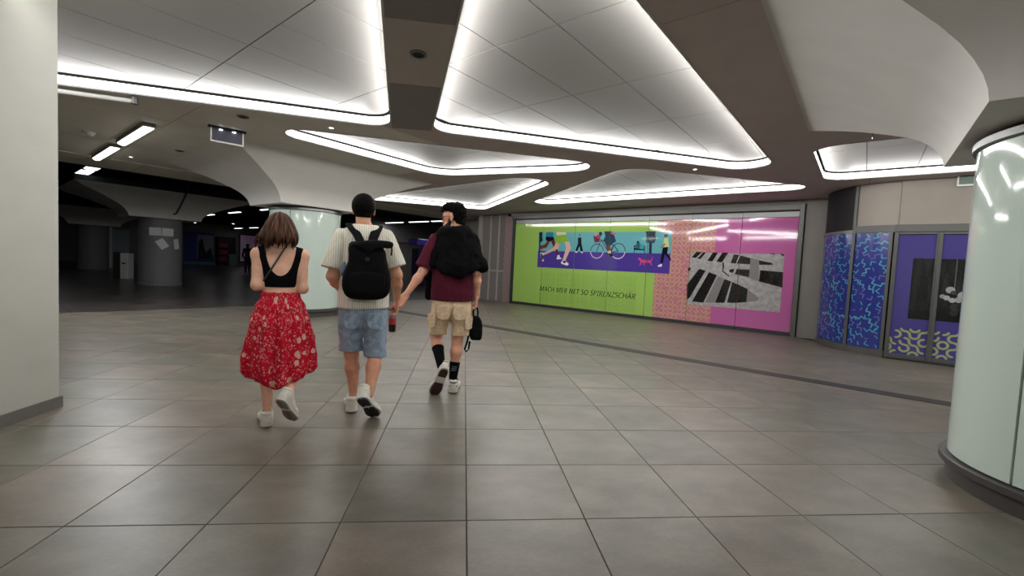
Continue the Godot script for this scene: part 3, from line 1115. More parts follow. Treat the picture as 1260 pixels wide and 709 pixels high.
# ---------------------------------------------------------------- the shop with printed panels
func shop_front() -> void:
	var o := thing("shop_front", "closed shop front with blue zigzag panels and purple printed sliding doors", "shop front")
	var c := Vector2(0.55, 11.05)
	var r := 1.25
	var at := V(c.x, 0, c.y)
	# angles run from the face towards the camera (-t) round to -s
	var A := func(deg: float) -> float: return PI / 2 + deg_to_rad(deg)
	var zig := mat(Color(0.84, 0.84, 0.84), 0.16, 0.0, zigzag_image())
	for p in [[12.5, 35.5], [38.0, 92.0]]:
		var zm: StandardMaterial3D = zig.duplicate()
		zm.uv1_scale = Vector3((p[1] - p[0]) / 23.0, 1, 1)
		var b := put("printed_panel", lathe([Vector2(r, 0.13), Vector2(r, 2.14)], 20, A.call(p[1]), A.call(p[0])), zm, o)
		b.position = at
	for p in [[35.5, 38.0], [10.5, 12.5]]:
		var b := put("mullion", lathe([Vector2(r + 0.02, 0.0), Vector2(r + 0.02, 2.20 if p[0] < 20 else CEIL)], 4, A.call(p[1]), A.call(p[0])), M.frame, o)
		b.position = at
	var k := put("kick_plate", lathe([Vector2(r - 0.02, 0.0), Vector2(r + 0.012, 0.0), Vector2(r + 0.012, 0.125), Vector2(r - 0.02, 0.13)], 40, A.call(94.0), A.call(10.0)), M.frame, o)
	k.position = at
	k = put("head_rail", lathe([Vector2(r - 0.02, 2.14), Vector2(r + 0.012, 2.142), Vector2(r + 0.012, 2.20), Vector2(r - 0.02, 2.202)], 24, A.call(94.0), A.call(38.0)), M.steel, o)
	k.position = at
	k = put("head_rail", lathe([Vector2(r - 0.02, 2.14), Vector2(r + 0.025, 2.142), Vector2(r + 0.025, 2.262), Vector2(r - 0.02, 2.265)], 16, A.call(35.5), A.call(8.0)), M.frame, o)
	k.position = at
	# ribbed black panel above the curved corner
	var st := begin()
	for q in 26:
		var a0: float = A.call(93.0 - q * 2.1)
		var a1: float = A.call(93.0 - q * 2.1 - 1.7)
		add_lathe(st, [Vector2(r - 0.02, 2.21), Vector2(r - 0.005, 2.21), Vector2(r - 0.005, CEIL - 0.01), Vector2(r - 0.02, CEIL - 0.01)], 2, a0, a1)
	add_lathe(st, [Vector2(r - 0.02, 2.21), Vector2(r - 0.02, CEIL - 0.01)], 24, A.call(94.0), A.call(38.0))
	k = put("ribbed_panel", st.commit(), M.black, o)
	k.position = at
	# beige wall above the doors
	st = begin()
	add_lathe(st, [Vector2(r, 2.262), Vector2(r, CEIL)], 16, A.call(35.6), A.call(8.0))
	k = put("upper_wall", st.commit(), M.beige, o)
	k.position = at
	hbox("upper_wall", 0.38, 6.0, 2.262, CEIL, 9.80, 9.95, M.beige, o)
	hbox("core_wall", -0.55, 6.0, 0.0, CEIL, 11.2, 11.4, M.dark_wall, o)
	hbox("header", 0.34, 6.0, 2.14, 2.262, 9.775, 9.93, M.frame, o, 0.006)
	hbox("threshold", 0.34, 6.0, 0.0, 0.03, 9.775, 9.93, M.frame_dark, o, 0.004)
	# sliding doors: leaf = frame + printed pane
	var img := mat(Color(0.8, 0.8, 0.8), 0.14, 0.0, door_image())
	for q in [[0.34, 0.88, "printed sliding door leaf"], [0.88, 1.52, ""], [1.52, 2.1, ""], [2.1, 2.7, ""]]:
		var d := Node3D.new()
		d.name = "door"
		o.add_child(d, true)
		hbox("stile", q[0], q[0] + 0.055, 0.03, 2.14, 9.79, 9.86, M.frame, d, 0.004)
		hbox("stile", q[1] - 0.02, q[1], 0.03, 2.14, 9.79, 9.86, M.frame, d, 0.004)
		hbox("rail", q[0] + 0.055, q[1] - 0.02, 0.03, 0.095, 9.79, 9.86, M.frame, d, 0.004)
		hbox("rail", q[0] + 0.055, q[1] - 0.02, 2.10, 2.14, 9.79, 9.86, M.frame, d, 0.004)
		put("pane", slab_uv(q[0] + 0.055, q[1] - 0.02, 0.095, 2.10, 9.82, 0.02, (q[0] + 0.055 - 0.36) / 1.2, (q[1] - 0.02 - 0.36) / 1.2), img, d)
	hbox("side_wall", 2.7, 6.0, 0.0, 2.14, 9.80, 9.95, M.beige, o)
	var ex := thing("exit_sign", "small white and green box sign on the beige wall above the shop doors", "sign", V(1.11, 2.84, 9.795))
	put("box", box_mesh(Vector3(-0.09, 0, 0), Vector3(0.12, 0.19, 0.05), 0.004), M.white_plastic, ex)
	put("sign_face", box_mesh(Vector3(-0.07, 0.03, 0.05), Vector3(0.10, 0.16, 0.054)), mat(rgb(92, 112, 100), 0.3), ex)

# ---------------------------------------------------------------- the unlit hall beyond
func light_bar(called: String, label: String, s0: float, s1: float, y: float, t: float, width: float, energy: float, m: Material, group: String) -> void:
	var mid := V((s0 + s1) / 2, y, t)
	var h := absf(s1 - s0) / 2
	var o := thing(called, label, "ceiling light", mid, 0.0, group)
	put("body", box_mesh(Vector3(-h - 0.02, 0.0, -width / 2 - 0.015), Vector3(h + 0.02, 0.05, width / 2 + 0.015), 0.006), M.grey_plastic, o)
	var st := begin()
	# diffuser with a rounded belly
	var n := 6
	for k in n:
		var a0 := PI * k / n
		var a1 := PI * (k + 1) / n
		var p0 := Vector3(0, -sin(a0) * 0.035, cos(a0) * width / 2)
		var p1 := Vector3(0, -sin(a1) * 0.035, cos(a1) * width / 2)
		var nn := Vector3(0, -sin((a0 + a1) / 2), cos((a0 + a1) / 2))
		quad(st, p0 - Vector3.RIGHT * h, p0 + Vector3.RIGHT * h, p1 + Vector3.RIGHT * h, p1 - Vector3.RIGHT * h, nn)
		tri(st, Vector3(-h, 0, 0), p0 - Vector3.RIGHT * h, p1 - Vector3.RIGHT * h, Vector3.LEFT)
		tri(st, Vector3(h, 0, 0), p0 + Vector3.RIGHT * h, p1 + Vector3.RIGHT * h, Vector3.RIGHT)
	put("light_diffuser", st.commit(), m, o)
	var l := AreaLight3D.new()
	l.name = "lamp"
	l.area_size = Vector2(2 * h, width)
	l.area_normalize_energy = true
	l.light_energy = energy
	l.light_color = Color(0.98, 0.99, 1.0)
	l.area_range = 30.0
	l.shadow_enabled = true
	o.add_child(l)
	l.position = Vector3(0, -0.045, 0)
	l.rotation.x = -PI / 2

func dark_hall() -> void:
	var cl := struct("ceiling")
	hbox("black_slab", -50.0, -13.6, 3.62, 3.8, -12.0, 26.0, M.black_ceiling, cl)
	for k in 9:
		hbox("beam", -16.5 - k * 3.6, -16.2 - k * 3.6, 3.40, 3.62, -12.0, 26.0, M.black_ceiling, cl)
	var w1 := struct("wall_far")
	hbox("panel", -45.0, -44.6, 0.0, 3.62, -12.0, 26.0, M.dark_wall, w1)
	var w2 := struct("wall_side")
	hbox("panel", -45.0, -13.6, 0.0, 3.62, 25.6, 26.0, M.dark_wall, w2)
	hbox("panel", -45.0, -13.6, 0.0, 3.62, -12.0, -11.6, M.dark_wall, w2)
	hbox("closing_panel", -14.0, -13.4, 0.0, 3.62, 13.0, 26.0, M.dark_wall, w2)
	hbox("closing_panel", -14.0, -13.4, 0.0, 3.62, -12.0, -8.0, M.dark_wall, w2)
	# grey wall across the end of the poster wall, with an opening
	var w3 := struct("wall_hall")
	hbox("panel", -22.0, -21.7, 0.0, 3.62, 14.2, 25.6, M.dark_wall, w3)
	hbox("fascia", -21.7, -21.5, 2.3, 3.4, 13.6, 25.6, M.grey_wall, w3)
	hbox("panel", -13.4, -10.92, 0.0, CEIL, 12.6, 12.75, M.dark_wall, w3)
	hbox("panel", -10.92, -10.75, 0.0, CEIL, 11.8, 12.75, M.dark_wall, w3)
	# far columns
	for c in [[-18.9, 4.2, "plain grey column with papers taped on it, standing in the dark hall"], [-31.0, 4.1, "plain grey column far back in the dark hall"]]:
		var o := thing("hall_column", c[2], "column", V(c[0], 0, c[1]), 0.0, "columns in the dark hall")
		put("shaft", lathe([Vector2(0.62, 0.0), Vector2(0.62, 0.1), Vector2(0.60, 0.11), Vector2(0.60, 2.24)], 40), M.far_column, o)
		put("capital", capital_mesh(1.8, 2.3, 3.05), M.far_capital, o)
		hbox("cap_block", -1.8, 1.8, 3.05, 3.2, -2.3, 2.3, M.black_ceiling, o)
	# papers on the column
	for p in [[25.0, 1.80, 0.32, 0.26, 0.02, "wide paper notice taped high on the grey column, on the side towards the cabinet"], [-6.0, 1.80, 0.32, 0.26, -0.02, "wide paper notice taped high on the grey column, on the side towards the billboard"], [8.0, 1.40, 0.24, 0.32, 0.6, "tilted paper hanging under the two wide notices on the grey column"], [-32.0, 1.42, 0.18, 0.34, 0.15, "narrow upright paper at the edge of the grey column beside the tilted one"]]:
		var ang := deg_to_rad(p[0])
		var pos := V(-18.9, p[1], 4.2) + Vector3(cos(ang), 0, sin(ang)) * 0.607
		var s := thing("paper_notice", p[5], "paper", pos, 0.0, "paper notices on the grey column")
		var st := begin()
		add_box(st, Vector3(-p[2] / 2, -p[3] / 2, 0), Vector3(p[2] / 2, p[3] / 2, 0.003))
		var m := put("sheet", st.commit(), M.paper, s)
		m.basis = Basis(Vector3.UP, PI / 2 - ang) * Basis(Vector3.BACK, p[4])
	var bin := thing("cabinet", "white narrow cabinet with a dark slot beside the grey column in the dark hall", "cabinet", V(-22.3, 0, 3.92), PI / 4)
	put("body", box_mesh(Vector3(-0.13, 0, -0.16), Vector3(0.15, 1.0, 0.16), 0.02), M.white_plastic, bin)
	put("slot", box_mesh(Vector3(-0.06, 0.58, 0.16), Vector3(0.07, 0.63, 0.166)), M.black, bin)
	put("side_box", box_mesh(Vector3(-0.42, 0, -0.2), Vector3(-0.15, 1.02, 0.1), 0.02), mat(rgb(52, 40, 38), 0.7), bin)
	# lamp rows
	var nth := ["first", "second", "third", "fourth", "fifth", "sixth"]
	var at := 0
	for q in [[-15.3, -16.5, 2.15, 0.045], [-16.9, -18.4, 2.15, 0.045], [-20.6, -22.2, 2.15, 0.06], [-26.0, -27.2, 2.15, 0.05]]:
		at += 1
		light_bar("hall_lamp", nth[at - 1] + " lamp beyond the soffit in the row passing the papered column", q[0], q[1], 3.3, q[2], 0.28, q[3], M.far_light, "lamps over the papered column")
	for q in [-21.8, -25.8, -29.6, -38.0, -42.0]:
		light_bar("hall_lamp", nth[[-21.8, -25.8, -29.6, -38.0, -42.0].find(q)] + " lamp beyond the soffit in the middle row of the dark hall", q + 0.7, q - 0.7, 3.3, 8.82, 0.16, 0.04, M.far_light, "middle row of lamps in the dark hall")
	for q in [-16.6, -18.4, -20.5, -24.5, -39.4, -42.7]:
		light_bar("hall_lamp", nth[[-16.6, -18.4, -20.5, -24.5, -39.4, -42.7].find(q)] + " lamp beyond the soffit in the row above the purple machine", q + 0.75, q - 0.75, 3.3, 14.9, 0.14, 0.5 if q > -22.0 else 0.06, M.far_light, "row of lamps beyond the men")
	for q in [[-36.5, 12.4, "round bright downlight between two rows of tube lamps in the dark hall"], [-40.0, 11.0, "round bright downlight in front of the dark blue billboard"]]:
		var o := thing("downlight", q[2], "ceiling light", V(q[0], 3.3, q[1]), 0.0, "downlights far back")
		put("ring", lathe([Vector2(0.16, 0.04), Vector2(0.2, 0.0), Vector2(0.12, -0.01)], 20), M.grey_plastic, o)
		put("light_disc", lathe([Vector2(0.13, 0.0), Vector2(0.0, -0.02)], 20), M.spot, o)
	# lit shop windows and posters on the far wall
	var ad := thing("billboard", "dark blue billboard with a pale picture of a figure on the far wall", "billboard", V(-44.55, 0, 12.5), PI / 2)
	put("board", box_mesh(Vector3(-1.0, 0.25, 0), Vector3(1.2, 2.75, 0.06), 0.01), mat(rgb(56, 66, 150), 0.5), ad)
	put("picture", box_mesh(Vector3(-0.1, 0.5, 0.06), Vector3(1.15, 2.55, 0.07)), mat(rgb(150, 152, 165), 0.5), ad)
	put("figure_print", prism_xy([[-0.05, 0.5], [-0.02, 1.9], [0.12, 2.2], [0.32, 2.1], [0.4, 1.5], [0.55, 1.1], [0.72, 1.3], [0.9, 1.55], [1.1, 0.5]], 0.07, 0.075), mat(rgb(28, 26, 34), 0.6), ad)
	put("foot_band", box_mesh(Vector3(-1.0, 0.0, 0), Vector3(1.2, 0.25, 0.1)), mat(rgb(104, 140, 150), 0.5), ad)
	var kiosk := thing("kiosk", "dark kiosk with red shelves on the far wall of the dark hall", "kiosk", V(-44.2, 0, 14.5), PI / 2)
	put("body", box_mesh(Vector3(-0.7, 0, -0.35), Vector3(0.75, 2.5, 0.0), 0.02), mat(rgb(40, 32, 36), 0.7), kiosk)
	for k in 3:
		put("shelf", box_mesh(Vector3(-0.6, 0.35 + k * 0.6, 0.0), Vector3(0.05, 0.75 + k * 0.6, 0.2), 0.01), mat(rgb(150, 44, 62), 0.6), kiosk)
	put("counter", box_mesh(Vector3(0.15, 0.0, 0.0), Vector3(0.7, 1.0, 0.25), 0.01), mat(rgb(120, 140, 140), 0.5), kiosk)
	var pw := thing("backlit_panel", "dim magenta backlit panel on the far wall behind the woman's head", "panel", V(-44.5, 0, 16.5), PI / 2)
	put("frame", box_mesh(Vector3(-0.9, 0.3, 0), Vector3(1.1, 2.9, 0.05), 0.01), M.black, pw)
	put("light_face", box_mesh(Vector3(-0.8, 0.4, 0.05), Vector3(1.0, 2.8, 0.06)), glow(rgb(150, 90, 150), 0.035), pw)
	var wp := thing("wall_panel", "pale upright panel standing beyond the papered column", "panel", V(-33.5, 0, 5.6), PI / 2)
	put("sheet", box_mesh(Vector3(-0.35, 0.0, 0), Vector3(0.4, 2.2, 0.1), 0.01), mat(rgb(150, 158, 170), 0.6), wp)
	put("edge", box_mesh(Vector3(-0.5, 0.0, 0.02), Vector3(-0.36, 2.3, 0.14), 0.01), M.paper, wp)
	var kb := thing("vending_machine", "purple-topped machine standing behind the man with the draped jumper", "vending machine", V(-17.4, 0, 14.4), PI / 2)
	put("body", box_mesh(Vector3(-0.35, 0, -0.4), Vector3(0.5, 1.9, 0.2), 0.03), mat(rgb(46, 40, 78), 0.5), kb)
	put("sign", box_mesh(Vector3(-0.6, 2.0, -0.4), Vector3(0.65, 2.34, 0.35), 0.05), mat(rgb(92, 78, 190), 0.4), kb)
	put("post", box_mesh(Vector3(0.08, 0.0, 0.24), Vector3(0.26, 2.0, 0.30), 0.01), M.paper, kb)

func prism_xy(pts: Array, z0: float, z1: float) -> ArrayMesh:
	var poly := PackedVector2Array()
	for p in pts: poly.append(Vector2(p[0], p[1]))
	var st := begin()
	var idx := Geometry2D.triangulate_polygon(poly)
	for k in range(0, idx.size(), 3):
		for z in [z0, z1]:
			var a := poly[idx[k]]
			var b := poly[idx[k + 1]]
			var c := poly[idx[k + 2]]
			tri(st, Vector3(a.x, a.y, z), Vector3(b.x, b.y, z), Vector3(c.x, c.y, z), Vector3.BACK * (1.0 if z == z1 else -1.0))
	var sg := 1.0 if not Geometry2D.is_polygon_clockwise(poly) else -1.0
	for i in poly.size():
		var a := poly[i]
		var b := poly[(i + 1) % poly.size()]
		quad(st, Vector3(a.x, a.y, z0), Vector3(b.x, b.y, z0), Vector3(b.x, b.y, z1), Vector3(a.x, a.y, z1), Vector3((b - a).y, -(b - a).x, 0).normalized() * sg)
	return st.commit()

# ---------------------------------------------------------------- fittings under the ceiling
func small_fittings() -> void:
	light_bar("tube_lamp", "lit tube lamp under the ceiling beside the smoke detector", -7.95, -9.62, CEIL - 0.055, 1.63, 0.12, 2.6, M.tube_light, "tube lamps on the finished ceiling")
	light_bar("tube_lamp", "lit tube lamp at the end of the finished ceiling", -10.15, -11.85, CEIL - 0.055, 1.63, 0.12, 2.6, M.tube_light, "tube lamps on the finished ceiling")
	# hanging sign with a dark glass face
	var p := tile(-3.41, -6.72)
	var sg := thing("hanging_sign", "dark glass sign in a white frame hanging from the ceiling beside the capital", "sign", V(p.x, 0, p.y), PI / 4 + 0.62)
	var w := 0.20
	put("sign_face", box_mesh(Vector3(-w + 0.015, 2.80, -0.008), Vector3(w - 0.015, 2.965, 0.008)), mat(rgb(88, 90, 100), 0.12), sg)
	hbox("frame_rail", -w, w, 2.782, 2.802, -0.014, 0.014, M.white_plastic, sg, 0.003)
	hbox("frame_stile", -w, -w + 0.016, 2.802, 2.97, -0.014, 0.014, M.white_plastic, sg, 0.003)
	hbox("frame_stile", w - 0.016, w, 2.802, 2.97, -0.014, 0.014, M.white_plastic, sg, 0.003)
	hbox("ceiling_bracket", -w - 0.03, w + 0.03, 2.97, CEIL, -0.03, 0.03, M.frame_dark, sg, 0.004)
	for k in [-0.08, 0.08]:
		var e := put("light_dot", lathe([Vector2(0.0, 0.0), Vector2(0.022, -0.004), Vector2(0.02, -0.012), Vector2(0.0, -0.014)], 12), M.spot, sg)
		e.position = Vector3(k, 2.965, 0.012)
	for q in [[-5.74, 3.11, "small round downlight between two coves beside the hanging sign"], [-2.31, 7.56, "small round downlight between the largest cove and the poster cove"], [-11.23, 2.03, "small round downlight near the end of the tube lamps"]]:
		var o := thing("downlight", q[2], "ceiling light", V(q[0], CEIL, q[1]), 0.0, "round downlights in the finished ceiling")
		put("ring", lathe([Vector2(0.05, 0.0), Vector2(0.05, -0.006), Vector2(0.028, -0.008)], 20), M.white_plastic, o)
		put("light_disc", lathe([Vector2(0.028, -0.007), Vector2(0.0, -0.010)], 20), M.spot, o)
		var l := SpotLight3D.new()
		l.name = "lamp"
		l.light_energy = 0.12
		l.light_size = 0.04
		l.spot_angle = 50.0
		l.spot_range = 12.0
		l.spot_attenuation = 2.0
		l.shadow_enabled = true
		o.add_child(l)
		l.position = Vector3(0, -0.02, 0)
		l.rotation.x = -PI / 2
	var det := thing("smoke_detector", "white smoke detector on the ceiling beside the tube lamp", "detector", V(-9.5, CEIL, 1.22))
	put("base", lathe([Vector2(0.075, 0.0), Vector2(0.075, -0.02), Vector2(0.06, -0.03)], 24), M.white_plastic, det)
	put("head", lathe([Vector2(0.055, -0.03), Vector2(0.05, -0.055), Vector2(0.0, -0.06)], 24), M.white_plastic, det)
	for q in [[-3.05, 2.4, "dark round vent in the pale board between two triangular coves"], [-6.35, 2.25, "dark round vent in the ceiling near the hanging sign"], [-9.6, 2.4, "dark round vent in the ceiling beside the tube lamps"]]:
		var o := thing("ceiling_vent", q[2], "vent", V(q[0], CEIL, q[1]))
		put("ring", lathe([Vector2(0.07, 0.0), Vector2(0.072, -0.008), Vector2(0.05, -0.012)], 24), M.grey_plastic, o)
		put("grille", lathe([Vector2(0.05, -0.010), Vector2(0.04, -0.004), Vector2(0.03, -0.010), Vector2(0.02, -0.004), Vector2(0.0, -0.008)], 24), M.black, o)
	# a pipe that runs under the ceiling from behind the pier
	var a := tile(-5.3, -5.3)
	var b := tile(-3.86, -5.62)
	var pp := thing("pipe", "grey pipe under the ceiling beside the white pier", "pipe")
	put("run", tube([V(a.x, CEIL - 0.06, a.y), V(b.x, CEIL - 0.06, b.y)], 0.026, 12), M.white_plastic, pp)
	put("elbow", tube([V(b.x, CEIL - 0.09, b.y), V(b.x, CEIL - 0.06, b.y), V(b.x, CEIL - 0.012, b.y)], 0.032, 12), M.steel, pp)
	# cable hanging beside the far capital
	var cb := thing("cable", "dark cable hanging in front of the capital of the papered column", "cable")
	put("wire", tube([V(-16.9, 3.4, 4.52), V(-16.9, 3.11, 4.44), V(-16.9, 2.6, 4.25), V(-16.9, 2.36, 4.15), V(-16.9, 2.33, 4.08)], 0.028, 6), M.black, cb)

# ---------------------------------------------------------------- bodies: smooth union of tapered capsules, meshed as surface nets
# a bone: [from, to, radius, radius, squash direction, squash]
func bone(a: Vector3, b: Vector3, ra: float, rb := -1.0, n := Vector3.ZERO, q := 1.0) -> Array:
	return [a, b, ra, ra if rb < 0.0 else rb, n, q]

func bone_d(p: Vector3, o: Array) -> float:
	var pa: Vector3 = p - o[0]
	var ba: Vector3 = o[1] - o[0]
	var q: float = o[5]
	if q != 1.0:
		var n: Vector3 = o[4]
		pa += n * (pa.dot(n) * (1.0 / q - 1.0))
	var l := ba.length_squared()
	var h := clampf(pa.dot(ba) / l, 0.0, 1.0) if l > 1e-9 else 0.0
	var d: float = (pa - ba * h).length() - (o[2] + (o[3] - o[2]) * h)
	return d * (0.5 + 0.5 * q) if q != 1.0 else d

func field(p: Vector3, bones: Array, k: float) -> float:
	var d := 1e9
	for o in bones:
		var e := bone_d(p, o)
		var h := maxf(k - absf(d - e), 0.0) / k
		d = minf(d, e) - h * h * k * 0.25
	return d

# returns [vertices, indices]
func nets(bones: Array, k: float, cell: float, shape: Variant = null) -> Array:
	var lo := Vector3.ONE * 1e9
	var hi := Vector3.ONE * -1e9
	for o in bones:
		var r: float = maxf(o[2], o[3]) + k * 0.3 + cell * 2.0
		for e in [o[0], o[1]]:
			lo = lo.min(e - Vector3.ONE * r)
			hi = hi.max(e + Vector3.ONE * r)
	const B := 5
	var nb := Vector3i(((hi - lo) / (cell * B)).ceil())
	var n := nb * B + Vector3i.ONE
	var val := PackedFloat32Array()
	val.resize(n.x * n.y * n.z)
	val.fill(1e8)
	var vid := PackedInt32Array()
	vid.resize(n.x * n.y * n.z)
	vid.fill(-1)
	var R := B * cell * 0.867
	var active := []
	var sy := n.x
	var sz := n.x * n.y
	var dist := []
	dist.resize(bones.size())
	for bz in nb.z:
		for by in nb.y:
			for bx in nb.x:
				var c := lo + (Vector3(bx, by, bz) + Vector3.ONE * 0.5) * B * cell
				var dm := 1e9
				for i in bones.size():
					dist[i] = bone_d(c, bones[i])
					dm = minf(dm, dist[i])
				if dm > R * 1.5 + k * 0.3: continue
				var near := []
				for i in bones.size():
					if dist[i] - R * 1.5 <= dm + R * 1.5 + k: near.append(bones[i])
				var dc := field(c, near, k)
				if shape != null: dc = shape.call(c, dc)
				if absf(dc) > R * 1.7 + k * 0.3: continue
				active.append(Vector3i(bx, by, bz) * B)
				for z in B + 1:
					for y in B + 1:
						var at := (bx * B) + (by * B + y) * sy + (bz * B + z) * sz
						for x in B + 1:
							if val[at + x] > 1e7:
								var p := lo + Vector3(bx * B + x, by * B + y, bz * B + z) * cell
								var d := field(p, near, k)
								if shape != null: d = shape.call(p, d)
								val[at + x] = d
	var vs := PackedVector3Array()
	var ix := PackedInt32Array()
	var off := [0, 1, sy, sy + 1, sz, sz + 1, sz + sy, sz + sy + 1]
	var edges := [[0, 1], [2, 3], [4, 5], [6, 7], [0, 2], [1, 3], [4, 6], [5, 7], [0, 4], [1, 5], [2, 6], [3, 7]]
	var corner := [Vector3(0, 0, 0), Vector3(1, 0, 0), Vector3(0, 1, 0), Vector3(1, 1, 0), Vector3(0, 0, 1), Vector3(1, 0, 1), Vector3(0, 1, 1), Vector3(1, 1, 1)]
	for b in active:
		for z in B:
			for y in B:
				for x in B:
					var at: int = b.x + x + (b.y + y) * sy + (b.z + z) * sz
					var m := 0
					for q in 8:
						if val[at + off[q]] < 0.0: m += 1
					if m == 0 or m == 8: continue
					var s := Vector3.ZERO
					var cnt := 0
					for e in edges:
						var v0: float = val[at + off[e[0]]]
						var v1: float = val[at + off[e[1]]]
						if (v0 < 0.0) != (v1 < 0.0):
							s += corner[e[0]].lerp(corner[e[1]], clampf(v0 / (v0 - v1), 0.0, 1.0))
							cnt += 1
					vid[at] = vs.size()
					vs.append(lo + (Vector3(b.x + x, b.y + y, b.z + z) + s / cnt) * cell)
	var step := [1, sy, sz]
	for b in active:
		for z in B:
			for y in B:
				for x in B:
					var at: int = b.x + x + (b.y + y) * sy + (b.z + z) * sz
					for a in 3:
						var v0 := val[at]
						var v1 := val[at + step[a]]
						if (v0 < 0.0) == (v1 < 0.0): continue
						var u: int = step[(a + 1) % 3]
						var w: int = step[(a + 2) % 3]
						if at - u - w < 0: continue
						var i0 := vid[at - u - w]
						var i1 := vid[at - w]
						var i2 := vid[at]
						var i3 := vid[at - u]
						if i0 < 0 or i1 < 0 or i2 < 0 or i3 < 0: continue
						if v0 < 0.0:
							ix.append_array([i0, i2, i1, i0, i3, i2])
						else:
							ix.append_array([i0, i1, i2, i0, i2, i3])
	return [vs, ix]

func join(list: Array) -> ArrayMesh:
	var vs := PackedVector3Array()
	var ix := PackedInt32Array()
	for a in list:
		var b := vs.size()
		vs.append_array(a[0])
		for i in a[1]: ix.append(i + b)
	return indexed(vs, ix)

func head_bones(c: Vector3, bas: Basis, s: float) -> Array:
	var out := []
	var src := [
		[Vector3(0, 0.032, 0.025), Vector3(0, 0.036, -0.025), 0.082, 0.078, Vector3.RIGHT, 0.92],
		[Vector3(0, -0.015, -0.03), Vector3(0, -0.072, -0.048), 0.064, 0.044, Vector3.RIGHT, 0.95],
		[Vector3(-0.028, -0.085, -0.055), Vector3(0.028, -0.085, -0.055), 0.026, 0.026, Vector3.RIGHT, 1.0],
		[Vector3(0, -0.002, -0.094), Vector3(0, -0.036, -0.112), 0.009, 0.014, Vector3.RIGHT, 1.0],
		[Vector3(-0.032, 0.016, -0.086), Vector3(0.032, 0.016, -0.086), 0.012, 0.012, Vector3.RIGHT, 1.0],
		[Vector3(-0.016, -0.064, -0.090), Vector3(0.016, -0.064, -0.090), 0.010, 0.010, Vector3.RIGHT, 1.0],
		[Vector3(-0.016, -0.076, -0.088), Vector3(0.016, -0.076, -0.088), 0.009, 0.009, Vector3.RIGHT, 1.0],
		[Vector3(-0.080, 0.008, 0.008), Vector3(-0.076, -0.030, 0.002), 0.017, 0.012, Vector3.RIGHT, 0.55],
		[Vector3(0.080, 0.008, 0.008), Vector3(0.076, -0.030, 0.002), 0.017, 0.012, Vector3.RIGHT, 0.55],
		[Vector3(0, -0.05, 0.03), Vector3(0, -0.13, 0.04), 0.056, 0.054, Vector3.RIGHT, 1.0],
	]
	for o in src:
		out.append([c + bas * (o[0] * s), c + bas * (o[1] * s), o[2] * s, o[3] * s, bas * o[4], o[5]])
	return out

# a hand that hangs from the wrist w along dir; the palm faces "palm"; the thumb leaves the side "fore"
func hand_bones(w: Vector3, dir: Vector3, palm: Vector3, curl: float, s := 1.0) -> Array:
	dir = dir.normalized()
	palm = (palm - dir * palm.dot(dir)).normalized()
	var fore := dir.cross(palm).normalized()
	if fore.dot(Vector3.FORWARD) < 0: fore = -fore
	var out := []
	for z in [-0.026, -0.009, 0.009, 0.026]:
		out.append(bone(w + fore * z * 0.7 * s, w + (dir * 0.085 + fore * z) * s, 0.017 * s, 0.013 * s))
	var len := [0.060, 0.072, 0.078, 0.070]
	var k := 0
	for z in [-0.028, -0.009, 0.010, 0.029]:
		var p: Vector3 = w + (dir * 0.088 + fore * z) * s
		var a: float = curl * 0.55
		for seg in 3:
			var d: Vector3 = (dir * cos(a) + palm * sin(a)).normalized()
			var l: float = len[k] * [0.45, 0.32, 0.26][seg] * s
			var r: float = [0.0092, 0.0084, 0.0074][seg] * s
			out.append(bone(p, p + d * l, r, r * 0.93))
			p += d * l
			a += curl
		k += 1
	var t := w + (dir * 0.028 + fore * 0.026) * s
	var d1 := (dir * 0.7 + fore * 0.65 + palm * 0.25).normalized()
	var d2 := (dir * 0.85 + fore * 0.15 + palm * (0.25 + curl * 0.5)).normalized()
	out.append(bone(t, t + d1 * 0.042 * s, 0.0125 * s, 0.0105 * s))
	out.append(bone(t + d1 * 0.042 * s, t + d1 * 0.042 * s + d2 * 0.032 * s, 0.0102 * s, 0.0088 * s))
	return out

func limb(j: Dictionary, side: String, g: float) -> Array:
	var sh: Vector3 = j["sh" + side]
	var el: Vector3 = j["el" + side]
	var wr: Vector3 = j["wr" + side]
	return [bone(sh, el, 0.046 * g, 0.037 * g), bone(el, el.lerp(wr, 0.35), 0.037 * g, 0.038 * g), bone(el.lerp(wr, 0.35), wr, 0.038 * g, 0.026 * g)]

func leg(j: Dictionary, side: String, g: float) -> Array:
	var hp: Vector3 = j["hp" + side]
	var kn: Vector3 = j["kn" + side]
	var an: Vector3 = j["an" + side]
	var calf := kn.lerp(an, 0.30) + Vector3(0, 0, 0.018)
	return [bone(hp, kn, 0.082 * g, 0.054 * g), bone(kn, calf, 0.052 * g, 0.054 * g), bone(calf, an, 0.054 * g, 0.033 * g)]

